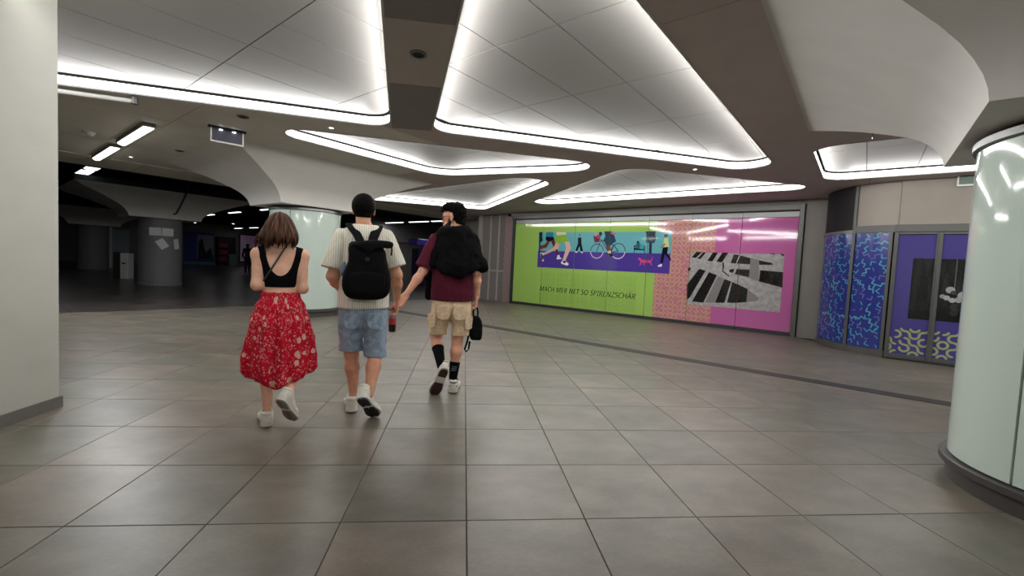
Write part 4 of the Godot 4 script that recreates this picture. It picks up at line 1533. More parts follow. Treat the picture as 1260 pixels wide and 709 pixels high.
func trunk(j: Dictionary, g: float, wide := 1.0) -> Array:
	var sh: Vector3 = (j.shL + j.shR) / 2
	var hp: Vector3 = (j.hpL + j.hpR) / 2
	var z := Vector3.BACK
	return [
		bone(j.shL, j.shR, 0.050 * g), bone(sh + Vector3(0, 0.02, 0), j.neck, 0.062 * g, 0.052 * g), bone(j.neck + Vector3(0, -0.045, 0.01) * g, j.shL + Vector3(0.03, 0.012, 0.0) * g, 0.046 * g, 0.040 * g), bone(j.neck + Vector3(0, -0.045, 0.01) * g, j.shR + Vector3(-0.03, 0.012, 0.0) * g, 0.046 * g, 0.040 * g),
		bone(sh.lerp(j.shL, 0.42) + Vector3(0, -0.07, 0) * g, sh.lerp(hp, 0.4).lerp(sh.lerp(j.shL, 0.4) + Vector3(0, -0.2, 0) * g, 0.5), 0.090 * g * wide, 0.085 * g * wide, z, 0.9),
		bone(sh.lerp(j.shR, 0.42) + Vector3(0, -0.07, 0) * g, sh.lerp(hp, 0.4).lerp(sh.lerp(j.shR, 0.4) + Vector3(0, -0.2, 0) * g, 0.5), 0.090 * g * wide, 0.085 * g * wide, z, 0.9),
		bone(sh.lerp(hp, 0.35), sh.lerp(hp, 0.72), 0.128 * g * wide, 0.118 * g * wide, z, 0.76),
		bone(hp + Vector3(0, 0.07, 0) * g, hp + Vector3(0, -0.01, 0), 0.140 * g * wide, 0.142 * g * wide, z, 0.78),
	]

func shoe(parent: Node3D, called: String, heel: Vector3, toe: Vector3, up: Vector3, upper: Array, mats: Array, s: float, style: int) -> void:
	# canonical shoe: heel at the origin, toe towards -z, sole at y = 0
	var o := Node3D.new()
	o.name = called
	parent.add_child(o, true)
	var fz := (heel - toe).normalized()
	var fx := up.cross(fz).normalized()
	var fy := fz.cross(fx).normalized()
	o.transform = Transform3D(Basis(fx, fy, fz).scaled_local(Vector3.ONE * s), heel)
	put("upper", upper[0], mats[0], o)
	put("midsole", upper[1], mats[1], o)
	for m in upper[2]:
		put("outsole", m, mats[2], o)
	for m in upper[3]:
		put("trim", m, mats[3], o)
	put("lace", upper[4], mats[1], o)

func sole_outline(grow: float) -> PackedVector2Array:   # x, z (z negative forward)
	var pts := [[0.0, 0.022], [0.026, 0.014], [0.036, -0.02], [0.034, -0.08], [0.038, -0.13], [0.049, -0.185], [0.046, -0.23], [0.026, -0.262], [0.0, -0.27], [-0.026, -0.26], [-0.044, -0.228], [-0.046, -0.185], [-0.035, -0.13], [-0.032, -0.08], [-0.036, -0.02], [-0.026, 0.014]]
	var out := PackedVector2Array()
	for i in pts.size():
		for k in 2:
			var f := func(q: int) -> Vector2: return Vector2(pts[(i + q + pts.size()) % pts.size()][0], pts[(i + q + pts.size()) % pts.size()][1])
			out.append(f.call(0).cubic_interpolate(f.call(1), f.call(-1), f.call(2), k / 2.0))
	var r := PackedVector2Array()
	for p in out:
		r.append(p + (p - Vector2(0, clampf(p.y, -0.22, -0.02))).normalized() * grow)
	return r

func sole_piece(poly: PackedVector2Array, y0: float, y1: float) -> ArrayMesh:
	var flip := PackedVector2Array()
	for p in poly: flip.append(Vector2(p.x, -p.y))
	var st := begin()
	add_prism(st, flip, y0, y1)
	return st.commit()

func shoe_parts(style: int) -> Array:
	var b := [bone(Vector3(0, 0.050, -0.012), Vector3(0, 0.046, -0.10), 0.034, 0.037), bone(Vector3(0, 0.046, -0.10), Vector3(0.002, 0.034, -0.215), 0.038, 0.036, Vector3.UP, 0.85),
		bone(Vector3(-0.016, 0.03, -0.19), Vector3(0.016, 0.03, -0.19), 0.028), bone(Vector3(0, 0.05, -0.01), Vector3(0, 0.098, -0.004), 0.036, 0.036), bone(Vector3(0, 0.075, -0.05), Vector3(0, 0.100, -0.028), 0.034, 0.034)]
	var up := join([nets(b, 0.03, 0.0065, func(p: Vector3, d: float) -> float: return maxf(maxf(d, 0.022 - p.y), p.y - 0.108 - 0.1 * p.z))])
	var st := begin()
	# midsole: chunky, waved
	var mid := PackedVector3Array()
	var ix := PackedInt32Array()
	var ring := sole_outline(0.004)
	var n := ring.size()
	var lv := [[0.003, 0.006], [0.006, 0.010], [0.002, 0.016], [0.007, 0.022], [0.001, 0.029], [0.005, 0.036], [-0.003, 0.043]]
	for l in lv:
		for p in ring:
			var heel_up := 0.010 * smoothstep(-0.12, 0.02, p.y) - 0.006 * smoothstep(-0.16, -0.24, p.y)
			mid.append(Vector3(p.x * (1.0 + l[0] * 8.0), l[1] + heel_up * (1.0 if l[1] > 0.015 else 0.0), p.y + l[0] * signf(p.y + 0.12)))
	for r in lv.size() - 1:
		for k in n:
			var a := r * n + k
			var c := r * n + (k + 1) % n
			ix.append_array([a, c, c + n, a, c + n, a + n])
	var base := mid.size()
	mid.append(Vector3(0, 0.006, -0.12))
	mid.append(Vector3(0, 0.045, -0.12))
	for k in n:
		ix.append_array([base, (k + 1) % n, k])
		ix.append_array([base + 1, (lv.size() - 1) * n + k, (lv.size() - 1) * n + (k + 1) % n])
	# keep the winding outward
	var fixed := PackedInt32Array()
	for k in range(0, ix.size(), 3):
		var pa := mid[ix[k]]
		var pb := mid[ix[k + 1]]
		var pc := mid[ix[k + 2]]
		var out := (pa + pb + pc) / 3 - Vector3(0, 0.02, clampf((pa.z + pb.z + pc.z) / 3, -0.2, -0.02))
		fixed.append_array([ix[k], ix[k + 2], ix[k + 1]] if (pb - pa).cross(pc - pa).dot(out) > 0 else [ix[k], ix[k + 1], ix[k + 2]])
	var midsole := indexed(mid, fixed)
	var pods := []
	var full := sole_outline(-0.003)
	if style == 0:      # four separate pods
		for q in [[-1, 0.02, -0.085], [1, 0.02, -0.085], [-1, -0.125, -0.262], [1, -0.125, -0.262]]:
			var side := PackedVector2Array([Vector2(0.004 * q[0], q[1]), Vector2(0.06 * q[0], q[1]), Vector2(0.06 * q[0], q[2]), Vector2(0.004 * q[0], q[2])])
			for g in Geometry2D.intersect_polygons(full, side):
				pods.append(sole_piece(g, -0.004, 0.010))
	else:               # forefoot and heel plates
		for q in [[0.03, -0.06], [-0.13, -0.28]]:
			var side := PackedVector2Array([Vector2(-0.07, q[0]), Vector2(0.07, q[0]), Vector2(0.07, q[1]), Vector2(-0.07, q[1])])
			for g in Geometry2D.intersect_polygons(full, side):
				pods.append(sole_piece(g, -0.003, 0.010))
	var trims := []
	trims.append(join([nets([bone(Vector3(0, 0.058, 0.012), Vector3(0, 0.092, 0.014), 0.022, 0.020, Vector3.BACK, 0.7)], 0.01, 0.006)]))
	# quarter overlays, heel counter and collar
	for sx in [-1.0, 1.0]:
		for q in [[-0.035, 0.056, -0.075, 0.085], [-0.085, 0.050, -0.115, 0.078], [-0.130, 0.046, -0.150, 0.068]]:
			trims.append(join([nets([bone(Vector3(0.035 * sx, q[1], q[0]), Vector3(0.028 * sx, q[3], q[2]), 0.0075, 0.0065)], 0.004, 0.0045)]))
		trims.append(join([nets([bone(Vector3(0.024 * sx, 0.060, 0.012), Vector3(0.034 * sx, 0.058, -0.03), 0.012, 0.010)], 0.004, 0.0055)]))
	var rim := []
	for k in 21:
		var a := TAU * k / 20
		rim.append(Vector3(cos(a) * 0.033, 0.103 + 0.012 * -sin(a), -0.014 + sin(a) * 0.040))
	trims.append(tube(rim, 0.0085, 8))
	if style == 2:
		for sx in [-1, 1]:
			trims.append(join([nets([bone(Vector3(0.034 * sx, 0.045, -0.06), Vector3(0.036 * sx, 0.05, -0.13), 0.012, 0.008, Vector3.RIGHT, 0.5)], 0.01, 0.005)]))
	var lace := begin()
	for k in 4:
		var z := -0.07 - 0.024 * k
		var y := 0.094 - 0.009 * k
		add_tube(lace, [Vector3(-0.024, y - 0.008, z), Vector3(0, y, z + 0.004), Vector3(0.024, y - 0.008, z)], 0.0035, 6)
	return [up, midsole, pods, trims, lace.commit()]

func hair_mat(c: Color) -> StandardMaterial3D:
	var m := mat(c, 0.7, 0.0, streak_tex(128, [Color(0.5, 0.5, 0.5), Color(1, 1, 1), Color(0.7, 0.7, 0.7)], 13))
	m.metallic_specular = 0.2
	return triplanar(m, 9.0)

func eyes(o: Node3D, c: Vector3, bas: Basis, s: float) -> void:
	for x in [-0.031, 0.031]:
		var e := put("eye", join([nets([bone(Vector3.ZERO, Vector3(0, 0, -0.001), 0.0115)], 0.004, 0.004)]), M.eye_white, o)
		e.transform = Transform3D(bas * s, c + bas * (Vector3(x, 0.002, -0.082) * s))
		put("iris", join([nets([bone(Vector3(0, 0, -0.0095), Vector3(0, 0, -0.0105), 0.0045)], 0.002, 0.0025)]), M.iris, e)

func ribbed_tex(size: int, lines: int, lo: Color, hi: Color) -> ImageTexture:
	var im := Image.create(size, size, false, Image.FORMAT_RGB8)
	var n := FastNoiseLite.new()
	n.seed = 5
	n.frequency = 0.05
	for y in size:
		for x in size:
			var w := 0.5 + 0.5 * sin(TAU * x * lines / size)
			w = clampf(pow(w, 0.6) + 0.18 * n.get_noise_2d(x, y), 0, 1)
			im.set_pixel(x, y, lo.lerp(hi, w))
	return ImageTexture.create_from_image(im)

func streak_tex(size: int, cols: Array, seed_no: int) -> ImageTexture:
	var n := FastNoiseLite.new()
	n.seed = seed_no
	n.frequency = 0.02
	n.fractal_octaves = 3
	var im := Image.create(size, size, false, Image.FORMAT_RGB8)
	for y in size:
		for x in size:
			var v := clampf(0.5 + 0.9 * n.get_noise_2d(x * 6.0, y * 0.25), 0, 0.999) * (cols.size() - 1)
			var i := int(v)
			im.set_pixel(x, y, cols[i].lerp(cols[i + 1], v - i))
	return ImageTexture.create_from_image(im)

func skirt_tex() -> ImageTexture:
	var w := 1024
	var h := 512
	var im := Image.create(w, h, false, Image.FORMAT_RGB8)
	im.fill(rgb(204, 24, 50))
	var r := RandomNumberGenerator.new()
	r.seed = 42
	for k in 900:
		dot(im, r.randf() * w, r.randf() * h, r.randf_range(2, 6), [rgb(160, 14, 36), rgb(200, 40, 62), rgb(206, 70, 84)][r.randi() % 3])
	for k in 1500:
		var x := r.randf() * w
		var y := r.randf() * h
		var c: Color = [rgb(236, 176, 172), rgb(226, 140, 144), rgb(240, 205, 190), rgb(214, 104, 116)][r.randi() % 4]
		for q in 2 + r.randi() % 4:
			var a := r.randf() * TAU
			var l := r.randf_range(2, 8)
			dot(im, x + cos(a) * l, y + sin(a) * l, r.randf_range(1.2, 3.4), c)
	for k in 26:
		var x := r.randf_range(20, w - 20)
		var y := r.randf_range(25, h - 25)
		var s := r.randf_range(8, 15)
		for q in 9:
			var a := TAU * q / 9
			dot(im, x + cos(a) * s, y + sin(a) * s, s * 0.42, rgb(228, 186, 168))
		dot(im, x, y, s * 0.62, rgb(214, 160, 110))
		dot(im, x, y, s * 0.3, rgb(238, 214, 170))
	return ImageTexture.create_from_image(im)

func cloth(c: Color, rough := 0.85, tex: Texture2D = null, scale := 3.0) -> StandardMaterial3D:
	var m := mat(c, rough, 0.0, tex)
	m.metallic_specular = 0.25
	if tex: triplanar(m, scale)
	return m

func root(called: String, label: String, x: float, z: float) -> Node3D:
	var p := tile(x, z)
	var f := V(p.x, 0, p.y).normalized()
	return thing(called, label, "person", V(p.x, 0, p.y), atan2(-f.x, -f.z), "people walking away")

# world position and turn of something given in a person's own axes
func local_thing(person: Node3D, called: String, label: String, category: String, at: Vector3) -> Node3D:
	var o := thing(called, label, category, Vector3.ZERO)
	o.transform = person.transform * Transform3D(Basis.IDENTITY, at)
	return o

func folds(p: Vector3, amp: float, f := 9.0, stretch := 0.35) -> float:
	return amp * noise.get_noise_3d(p.x * f, p.y * f * stretch, p.z * f) + amp * 0.5 * noise.get_noise_3d(p.x * f * 0.7 + 9, p.y * f * 1.3, p.z * f * 0.7)

func people() -> void:
	var skin := func(c: Color) -> StandardMaterial3D:
		var m := mat(c, 0.55, 0.0, cloud_tex(128, 0.03, Color(0.94, 0.92, 0.91), Color(1, 1, 1), 9))
		triplanar(m, 4.0)
		m.subsurf_scatter_enabled = true
		m.subsurf_scatter_strength = 0.08
		return m
	M.skin1 = skin.call(rgb(246, 194, 166))
	M.skin2 = skin.call(rgb(222, 162, 132))
	M.skin3 = skin.call(rgb(226, 168, 140))
	M.eye_white = mat(rgb(235, 232, 228), 0.2)
	M.iris = mat(rgb(40, 28, 20), 0.2)
	M.shoe_white = mat(rgb(226, 222, 210), 0.7)
	M.sole_white = mat(rgb(216, 212, 202), 0.6)
	M.black_cloth = cloth(rgb(12, 12, 14), 0.9, cloud_tex(128, 0.08, Color(0.8, 0.8, 0.8), Color(1, 1, 1), 6))
	M.black_nylon = mat(rgb(12, 12, 15), 0.8)
	M.black_nylon.metallic_specular = 0.25
	woman()
	man_with_backpack()
	man_with_jumper()
	far_person()

func woman() -> void:
	var o := root("person", "woman in a black crop top and long red floral skirt, walking away", -1.348, -3.411)
	var j := {shL = Vector3(-0.146, 1.258, 0.0), shR = Vector3(0.146, 1.258, 0.0), neck = Vector3(-0.004, 1.36, -0.01), hpL = Vector3(-0.075, 0.88, 0), hpR = Vector3(0.078, 0.88, 0),
		elL = Vector3(-0.150, 1.035, 0.035), elR = Vector3(0.152, 1.015, 0.035), wrL = Vector3(-0.085, 1.04, -0.19), wrR = Vector3(0.075, 1.03, -0.19),
		knL = Vector3(-0.085, 0.47, -0.06), anL = Vector3(-0.062, 0.085, 0.03), knR = Vector3(0.125, 0.49, -0.10), anR = Vector3(0.062, 0.225, 0.20)}
	var g := 0.87
	var bones := trunk(j, g, 0.93) + limb(j, "L", g) + limb(j, "R", g) + leg(j, "L", g) + leg(j, "R", g)
	var hc := Vector3(-0.012, 1.462, -0.012)
	var hb := Basis(Vector3.UP, 0.12)
	var hl := hand_bones(j.wrL, j.wrL - j.elL, Vector3(1, 0, 0), 0.5, 0.9)
	var hr := hand_bones(j.wrR, j.wrR - j.elR, Vector3(-1, 0, 0), 0.5, 0.9)
	put("body", join([nets(bones, 0.035, 0.0095), nets(head_bones(hc, hb, 0.93), 0.022, 0.005), nets(hl, 0.008, 0.0042), nets(hr, 0.008, 0.0042)]), M.skin1, o)
	eyes(o, hc, hb, 0.93)
	# crop top: scooped back, two broad straps
	var tb := trunk(j, g, 0.93)
	for b in tb:
		b[2] += 0.009
		b[3] += 0.009
	var top := nets(tb, 0.035, 0.007, func(p: Vector3, d: float) -> float:
		var e := maxf(d, 1.024 - p.y)
		var scoop := (Vector2(p.x / 0.100, (p.y - 1.345) / 0.236).length() - 1.0) * 0.100
		if p.z < 0.0: scoop = (Vector2(p.x / 0.095, (p.y - 1.34) / 0.13).length() - 1.0) * 0.095
		e = maxf(e, -scoop)
		for sx in [-1.0, 1.0]:
			e = maxf(e, -((Vector2((p.x - sx * 0.186) / 0.052, (p.y - 1.235) / 0.105).length() - 1.0) * 0.052))
		return maxf(e, p.y - 1.335))
	put("crop_top", join([top]), M.black_cloth, o)
	# crossing straps on the bare back
	var line := func(a: Vector2, b: Vector2, n: int, lift: float) -> Array:
		var pts := []
		for k in n + 1:
			var q := a.lerp(b, float(k) / n)
			var z := 0.30
			while z > -0.1 and field(Vector3(q.x, q.y, z), tb, 0.035) > lift: z -= 0.004
			pts.append(Vector3(q.x, q.y, z))
		return pts
	put("top_strap", tube(line.call(Vector2(0.104, 1.26), Vector2(0.055, 1.115), 10, 0.001), 0.006, 6), M.black_cloth, o)
	var bag := local_thing(o, "bag_strap", "thin dark green bag strap across the woman's bare back", "strap", Vector3.ZERO)
	put("strap", tube(line.call(Vector2(0.045, 1.345), Vector2(-0.128, 1.03), 22, 0.004), 0.0062, 6), mat(rgb(44, 62, 54), 0.6), bag)
	# hair: a bob of brown strands with lighter tips
	var hair := grid_mesh(func(u: float, v: float) -> Vector3:
		var a := u * TAU
		var y := lerpf(1.578, 1.332, pow(v, 0.9)) - (0.045 * noise.get_noise_2d(u * 30, 4.0) + 0.03 * noise.get_noise_2d(u * 90, 2.0)) * v * v * v
		var r := 0.094 * sqrt(clampf(1.0 - pow(1.0 - minf(v * 2.3, 1.0), 2.0), 0, 1)) + 0.030 * smoothstep(0.2, 0.75, v) - 0.030 * smoothstep(0.8, 1.0, v)
		r *= 1.0 + 0.05 * noise.get_noise_2d(u * 46, v * 1.2) + 0.035 * noise.get_noise_2d(u * 120, v * 1.5)
		var side := sin(a)      # +1 right
		var back := cos(a)      # +1 to the back
		var x := side * r * 0.98
		if side < 0: x -= 0.060 * pow(v, 4.0) * -side * (1.0 + 0.5 * noise.get_noise_2d(u * 70, 8.0))
		else: x += 0.006 * pow(v, 2.0) * side
		var z := back * r * (0.95 if back > 0 else 0.9)
		if back < 0.0 and v > 0.35: z *= lerpf(1.0, 0.35, smoothstep(0.35, 0.6, v))
		return Vector3(-0.010 + x, y, 0.012 + z), 150, 26)
	M.hair1 = mat(Color.WHITE, 0.45, 0.0, streak_tex(256, [rgb(24, 15, 10), rgb(50, 31, 21), rgb(80, 52, 35), rgb(140, 98, 66)], 3))
	M.hair1.uv1_scale = Vector3(3, 1, 1)
	M.hair1.roughness = 0.6
	M.hair1.metallic_specular = 0.3
	put("hair", hair, M.hair1, o)
	# skirt: gathered at the waist, ballooning, caught in at an uneven hem
	var skirt := grid_mesh(func(u: float, v: float) -> Vector3:
		var a := u * TAU
		var sd := sin(a)
		var bk := cos(a)
		var hem := 0.325 + 0.045 * sd * sd * (1.3 if sd > 0 else 1.0) - 0.035 * exp(-pow((sd + 0.15) / 0.25, 2.0)) * (1.0 if bk > 0 else 0.4)
		var vv := minf(v / 0.93, 1.0)
		var y := lerpf(0.988, hem, vv)
		var rx := 0.0
		var t := vv
		var prof := [[0.0, 0.122, 0.100], [0.06, 0.132, 0.108], [0.18, 0.165, 0.135], [0.36, 0.198, 0.160], [0.6, 0.226, 0.178], [0.8, 0.240, 0.188], [0.92, 0.238, 0.186], [1.0, 0.212, 0.165]]
		var rz := 0.0
		for k in prof.size() - 1:
			if t >= prof[k][0] and t <= prof[k + 1][0]:
				var f: float = (t - prof[k][0]) / (prof[k + 1][0] - prof[k][0])
				f = f * f * (3 - 2 * f)
				rx = lerpf(prof[k][1], prof[k + 1][1], f)
				rz = lerpf(prof[k][2], prof[k + 1][2], f)
		var fold := 0.5 * sin(a * 9 + 1.3 * sin(a * 2) + vv * 1.2) + 0.35 * sin(a * 15 + 2.0 * vv) + 0.5 * noise.get_noise_2d(u * 14, vv * 2.0)
		var amp := 0.007 + 0.022 * vv
		rx += fold * amp
		rz += fold * amp
		if v > 0.93:
			var q := (v - 0.93) / 0.07
			rx *= 1.0 - 0.35 * q
			rz *= 1.0 - 0.35 * q
			y += 0.03 * q
		var sway := 0.01 * vv
		return Vector3(0.003 + sd * rx + sway, y + 0.004 * fold, bk * rz), 200, 60)
	M.skirt = mat(Color.WHITE, 0.85, 0.0, skirt_tex())
	M.skirt.uv1_scale = Vector3(1.6, 1.25, 1)
	M.skirt.metallic_specular = 0.25
	put("skirt", skirt, M.skirt, o)
	var sp := shoe_parts(0)
	var mats := [M.shoe_white, M.sole_white, mat(rgb(126, 112, 100), 0.7), mat(rgb(206, 202, 192), 0.6)]
	shoe(o, "shoe", Vector3(-0.068, 0.004, 0.07), Vector3(-0.085, 0.004, -0.2), Vector3.UP, sp, mats, 1.0, 0)
	shoe(o, "shoe", Vector3(0.016, 0.235, 0.275), Vector3(0.100, 0.040, 0.11), Vector3(0.45, 0.62, -0.55), sp, mats, 1.0, 0)

func man_with_backpack() -> void:
	var o := root("person", "man in a cream ribbed shirt and light blue denim shorts, walking away", -0.744, -3.61)
	var j := {shL = Vector3(-0.215, 1.425, 0.0), shR = Vector3(0.110, 1.435, 0.0), neck = Vector3(-0.062, 1.545, -0.01), hpL = Vector3(-0.130, 0.90, 0), hpR = Vector3(0.035, 0.90, 0),
		elL = Vector3(-0.278, 1.115, 0.04), elR = Vector3(0.205, 1.145, 0.02), wrL = Vector3(-0.215, 0.985, -0.17), wrR = Vector3(0.222, 0.925, -0.14),
		knL = Vector3(-0.128, 0.49, -0.12), anL = Vector3(-0.096, 0.10, -0.13), knR = Vector3(0.058, 0.485, -0.03), anR = Vector3(0.020, 0.225, 0.215)}
	var bones := trunk(j, 1.04) + limb(j, "L", 1.06) + limb(j, "R", 1.06) + leg(j, "L", 1.0) + leg(j, "R", 1.0)
	var hc := Vector3(-0.064, 1.645, -0.02)
	var hb := Basis(Vector3.UP, -0.04)
	var hl := hand_bones(j.wrL, j.wrL - j.elL, Vector3(1, 0, 0), 0.6)
	var hr := hand_bones(j.wrR, Vector3(-0.02, -1, -0.1), Vector3(-1, 0, 0.2), 0.75)
	put("body", join([nets(bones, 0.035, 0.0105), nets(head_bones(hc, hb, 1.0), 0.022, 0.005), nets(hl, 0.008, 0.0042), nets(hr, 0.008, 0.0042)]), M.skin2, o)
	eyes(o, hc, hb, 1.0)
	# close-cropped dark hair
	var hair := head_bones(hc, hb, 1.0).slice(0, 1)
	hair[0][2] += 0.016
	hair[0][3] += 0.010
	hair.append(bone(hc + Vector3(0, 0.0, 0.03), hc + Vector3(0, -0.045, 0.045), 0.076, 0.055))
	put("hair", join([nets(hair, 0.02, 0.0055, func(p: Vector3, d: float) -> float:
		var q := p - hc
		var e := d + 0.003 * noise.get_noise_3d(p.x * 150, p.y * 150, p.z * 150)
		e = maxf(e, -(q.z + 0.062) if q.y > 0.02 else -(q.z - 0.012 + q.y * -0.1))
		for sx in [-1.0, 1.0]: e = maxf(e, 0.034 - (q - Vector3(sx * 0.088, -0.022, 0.0)).length())
		return maxf(e, -0.062 - q.y))]), hair_mat(rgb(12, 10, 10)), o)
	# shirt with broad short sleeves
	var cx := -0.045
	var sb := [bone(j.shL + Vector3(0.01, 0.0, 0), j.shR + Vector3(-0.01, 0.0, 0), 0.066), bone(Vector3(cx, 1.38, 0), Vector3(cx + 0.005, 0.88, 0), 0.180, 0.196, Vector3.BACK, 0.78),
		bone(j.shL, j.elL + Vector3(-0.015, 0.045, 0), 0.070, 0.078), bone(j.shR, j.elR + Vector3(0.012, 0.035, 0), 0.070, 0.074), bone(Vector3(-0.06, 1.44, 0), Vector3(-0.062, 1.50, -0.005), 0.075, 0.068)]
	var dl: Vector3 = (j.elL - j.shL).normalized()
	var dr: Vector3 = (j.elR - j.shR).normalized()
	var fold := func(p: Vector3, d: float) -> float: return d + folds(p, 0.006)
	var shirt := nets([sb[0], sb[1], sb[4]], 0.04, 0.008, func(p: Vector3, d: float) -> float: return maxf(maxf(fold.call(p, d), 0.872 + 0.012 * (p.x - cx) - p.y), p.y - 1.528))
	var sleeve_l := nets([sb[2]], 0.04, 0.008, func(p: Vector3, d: float) -> float: return maxf(fold.call(p, d), (p - j.shL).dot(dl) - 0.262))
	var sleeve_r := nets([sb[3]], 0.04, 0.008, func(p: Vector3, d: float) -> float: return maxf(fold.call(p, d), (p - j.shR).dot(dr) - 0.245))
	M.knit = cloth(Color.WHITE, 0.9, ribbed_tex(256, 8, rgb(190, 184, 166), rgb(240, 236, 222)), 7.5)
	put("shirt", join([shirt, sleeve_l, sleeve_r]), M.knit, o)
	# denim shorts
	var db := [bone(Vector3(cx, 0.92, 0), Vector3(cx, 0.84, 0), 0.150, 0.162, Vector3.BACK, 0.80), bone(j.hpL + Vector3(-0.005, 0, 0), Vector3(-0.134, 0.48, -0.085), 0.096, 0.088, Vector3.BACK, 1.0), bone(j.hpR + Vector3(0.008, 0, 0), Vector3(0.060, 0.44, -0.02), 0.098, 0.086, Vector3.BACK, 1.0)]
	var den := nets(db, 0.028, 0.008, func(p: Vector3, d: float) -> float:
		var e := d + folds(p, 0.008, 7.0, 0.8)
		var crease := absf(p.x - (cx + (0.91 - p.y) * -0.02)) 
		if p.y < 0.9 and p.z > 0.0: e += 0.008 * maxf(0.0, 1.0 - crease / 0.018)
		e = maxf(e, (0.515 if p.x < cx else 0.475) - p.y)
		return maxf(e, p.y - 0.93))
	M.denim = cloth(Color.WHITE, 0.9, cloud_tex(256, 0.02, rgb(124, 144, 166), rgb(182, 198, 214), 14, 5, Vector2(1, 1), 1.2), 3.0)
	put("denim_shorts", join([den]), M.denim, o)
	for x in [-0.125, 0.045]:
		var pk := put("back_pocket", pillow([Vector2(-0.052, 0.06), Vector2(0.052, 0.06), Vector2(0.052, -0.03), Vector2(0.0, -0.065), Vector2(-0.052, -0.03)], 0.0, 0.006, 6.0, 0.3, 2), M.denim, o)
		pk.position = Vector3(x, 0.775, 0.130)
		pk.rotation.y = 0.22 * signf(x - cx)
	var sp := shoe_parts(0)
	var mats := [M.shoe_white, mat(rgb(228, 226, 220), 0.6), mat(rgb(26, 24, 25), 0.6), mat(rgb(208, 206, 198), 0.6)]
	shoe(o, "shoe", Vector3(-0.112, 0.004, -0.075), Vector3(-0.125, 0.004, -0.35), Vector3.UP, sp, mats, 1.14, 0)
	shoe(o, "shoe", Vector3(-0.030, 0.205, 0.285), Vector3(0.050, 0.050, 0.125), Vector3(0.05, 0.72, -0.69), sp, mats, 1.14, 0)
	# the backpack on his back
	var bp := local_thing(o, "backpack", "black roll-top backpack worn by the man in the cream shirt", "backpack", Vector3(-0.022, 0.0, 0.0))
	put("main_bag", pillow([Vector2(-0.135, 1.37), Vector2(-0.06, 1.39), Vector2(0.06, 1.38), Vector2(0.125, 1.33), Vector2(0.140, 1.25), Vector2(0.168, 1.14), Vector2(0.170, 1.03), Vector2(0.122, 0.965), Vector2(0.0, 0.952), Vector2(-0.122, 0.963), Vector2(-0.172, 1.03), Vector2(-0.172, 1.13), Vector2(-0.138, 1.24)], 0.205, 0.095, 4.0, 0.75), M.black_nylon, bp)
	put("roll_top", pillow([Vector2(-0.125, 1.36), Vector2(-0.03, 1.395), Vector2(0.085, 1.405), Vector2(0.175, 1.395), Vector2(0.170, 1.352), Vector2(0.10, 1.345), Vector2(0.03, 1.305), Vector2(-0.01, 1.268), Vector2(-0.05, 1.305)], 0.255, 0.055, 3.0, 1.0), M.black_nylon, bp)
	put("front_pocket", pillow([Vector2(-0.11, 1.16), Vector2(0.11, 1.16), Vector2(0.125, 1.06), Vector2(0.10, 0.995), Vector2(0.0, 0.985), Vector2(-0.10, 0.995), Vector2(-0.125, 1.06)], 0.285, 0.028, 4.0, 0.4), M.black_nylon, bp)
	put("buckle", box_mesh(Vector3(-0.018, 1.243, 0.296), Vector3(0.014, 1.272, 0.306), 0.004), M.black, bp)
	for sx in [-1.0, 1.0]:
		var top_x := -0.132 if sx < 0 else 0.066
		var low_x := -0.050 if sx < 0 else 0.028
		put("shoulder_strap", ribbon([Vector3(top_x, 1.475, -0.10), Vector3(top_x, 1.523, -0.03), Vector3(top_x, 1.517, 0.03), Vector3(lerpf(top_x, low_x, 0.3), 1.475, 0.100), Vector3(lerpf(top_x, low_x, 0.7), 1.425, 0.150), Vector3(low_x, 1.372, 0.205)],
			[Vector3(0.038, 0, 0), Vector3(0.040, 0, 0), Vector3(0.041, 0, 0), Vector3(0.040, 0.006 * sx, 0), Vector3(0.038, 0.012 * sx, 0), Vector3(0.034, 0.012 * sx, 0)], 0.014, [Vector3(0, 0.4, -1), Vector3(0, 1, -0.3), Vector3(0, 1, 0.3), Vector3(0, 0.7, 0.8), Vector3(0, 0.7, 0.8), Vector3(0, 0.6, 0.8)]), M.black_nylon, bp)
	put("loose_strap", tube([Vector3(0.168, 1.37, 0.27), Vector3(0.170, 1.33, 0.275), Vector3(0.167, 1.295, 0.278)], 0.006, 6), M.black_nylon, bp)
	put("side_pocket", pillow([Vector2(-0.190, 1.13), Vector2(-0.155, 1.14), Vector2(-0.148, 1.21), Vector2(-0.168, 1.235), Vector2(-0.190, 1.20)], 0.19, 0.03, 3.0), mat(rgb(120, 134, 158), 0.4), bp)
	# bottle of dark drink in his hand
	var bt := local_thing(o, "bottle", "small plastic bottle of dark drink with red label in the man's hand", "bottle", j.wrR + Vector3(-0.030, -0.275, -0.02))
	var drink := mat(rgb(34, 12, 10), 0.12)
	put("drink", lathe([Vector2(0.0, 0.0), Vector2(0.022, 0.0), Vector2(0.031, 0.012), Vector2(0.029, 0.03), Vector2(0.032, 0.045), Vector2(0.030, 0.062), Vector2(0.030, 0.066), Vector2(0.0, 0.066)], 24, 0, TAU), drink, bt)
	put("label", lathe([Vector2(0.0, 0.066), Vector2(0.0308, 0.066), Vector2(0.0308, 0.118), Vector2(0.0, 0.118)], 24), mat(rgb(178, 46, 52), 0.35), bt)
	put("shoulder", lathe([Vector2(0.030, 0.118), Vector2(0.028, 0.138), Vector2(0.018, 0.168), Vector2(0.013, 0.182), Vector2(0.013, 0.190)], 24, 0, TAU, true), mat(rgb(150, 120, 116), 0.1), bt)
	put("cap", lathe([Vector2(0.0145, 0.190), Vector2(0.0145, 0.206), Vector2(0.0, 0.207)], 20), mat(rgb(178, 46, 52), 0.4), bt)

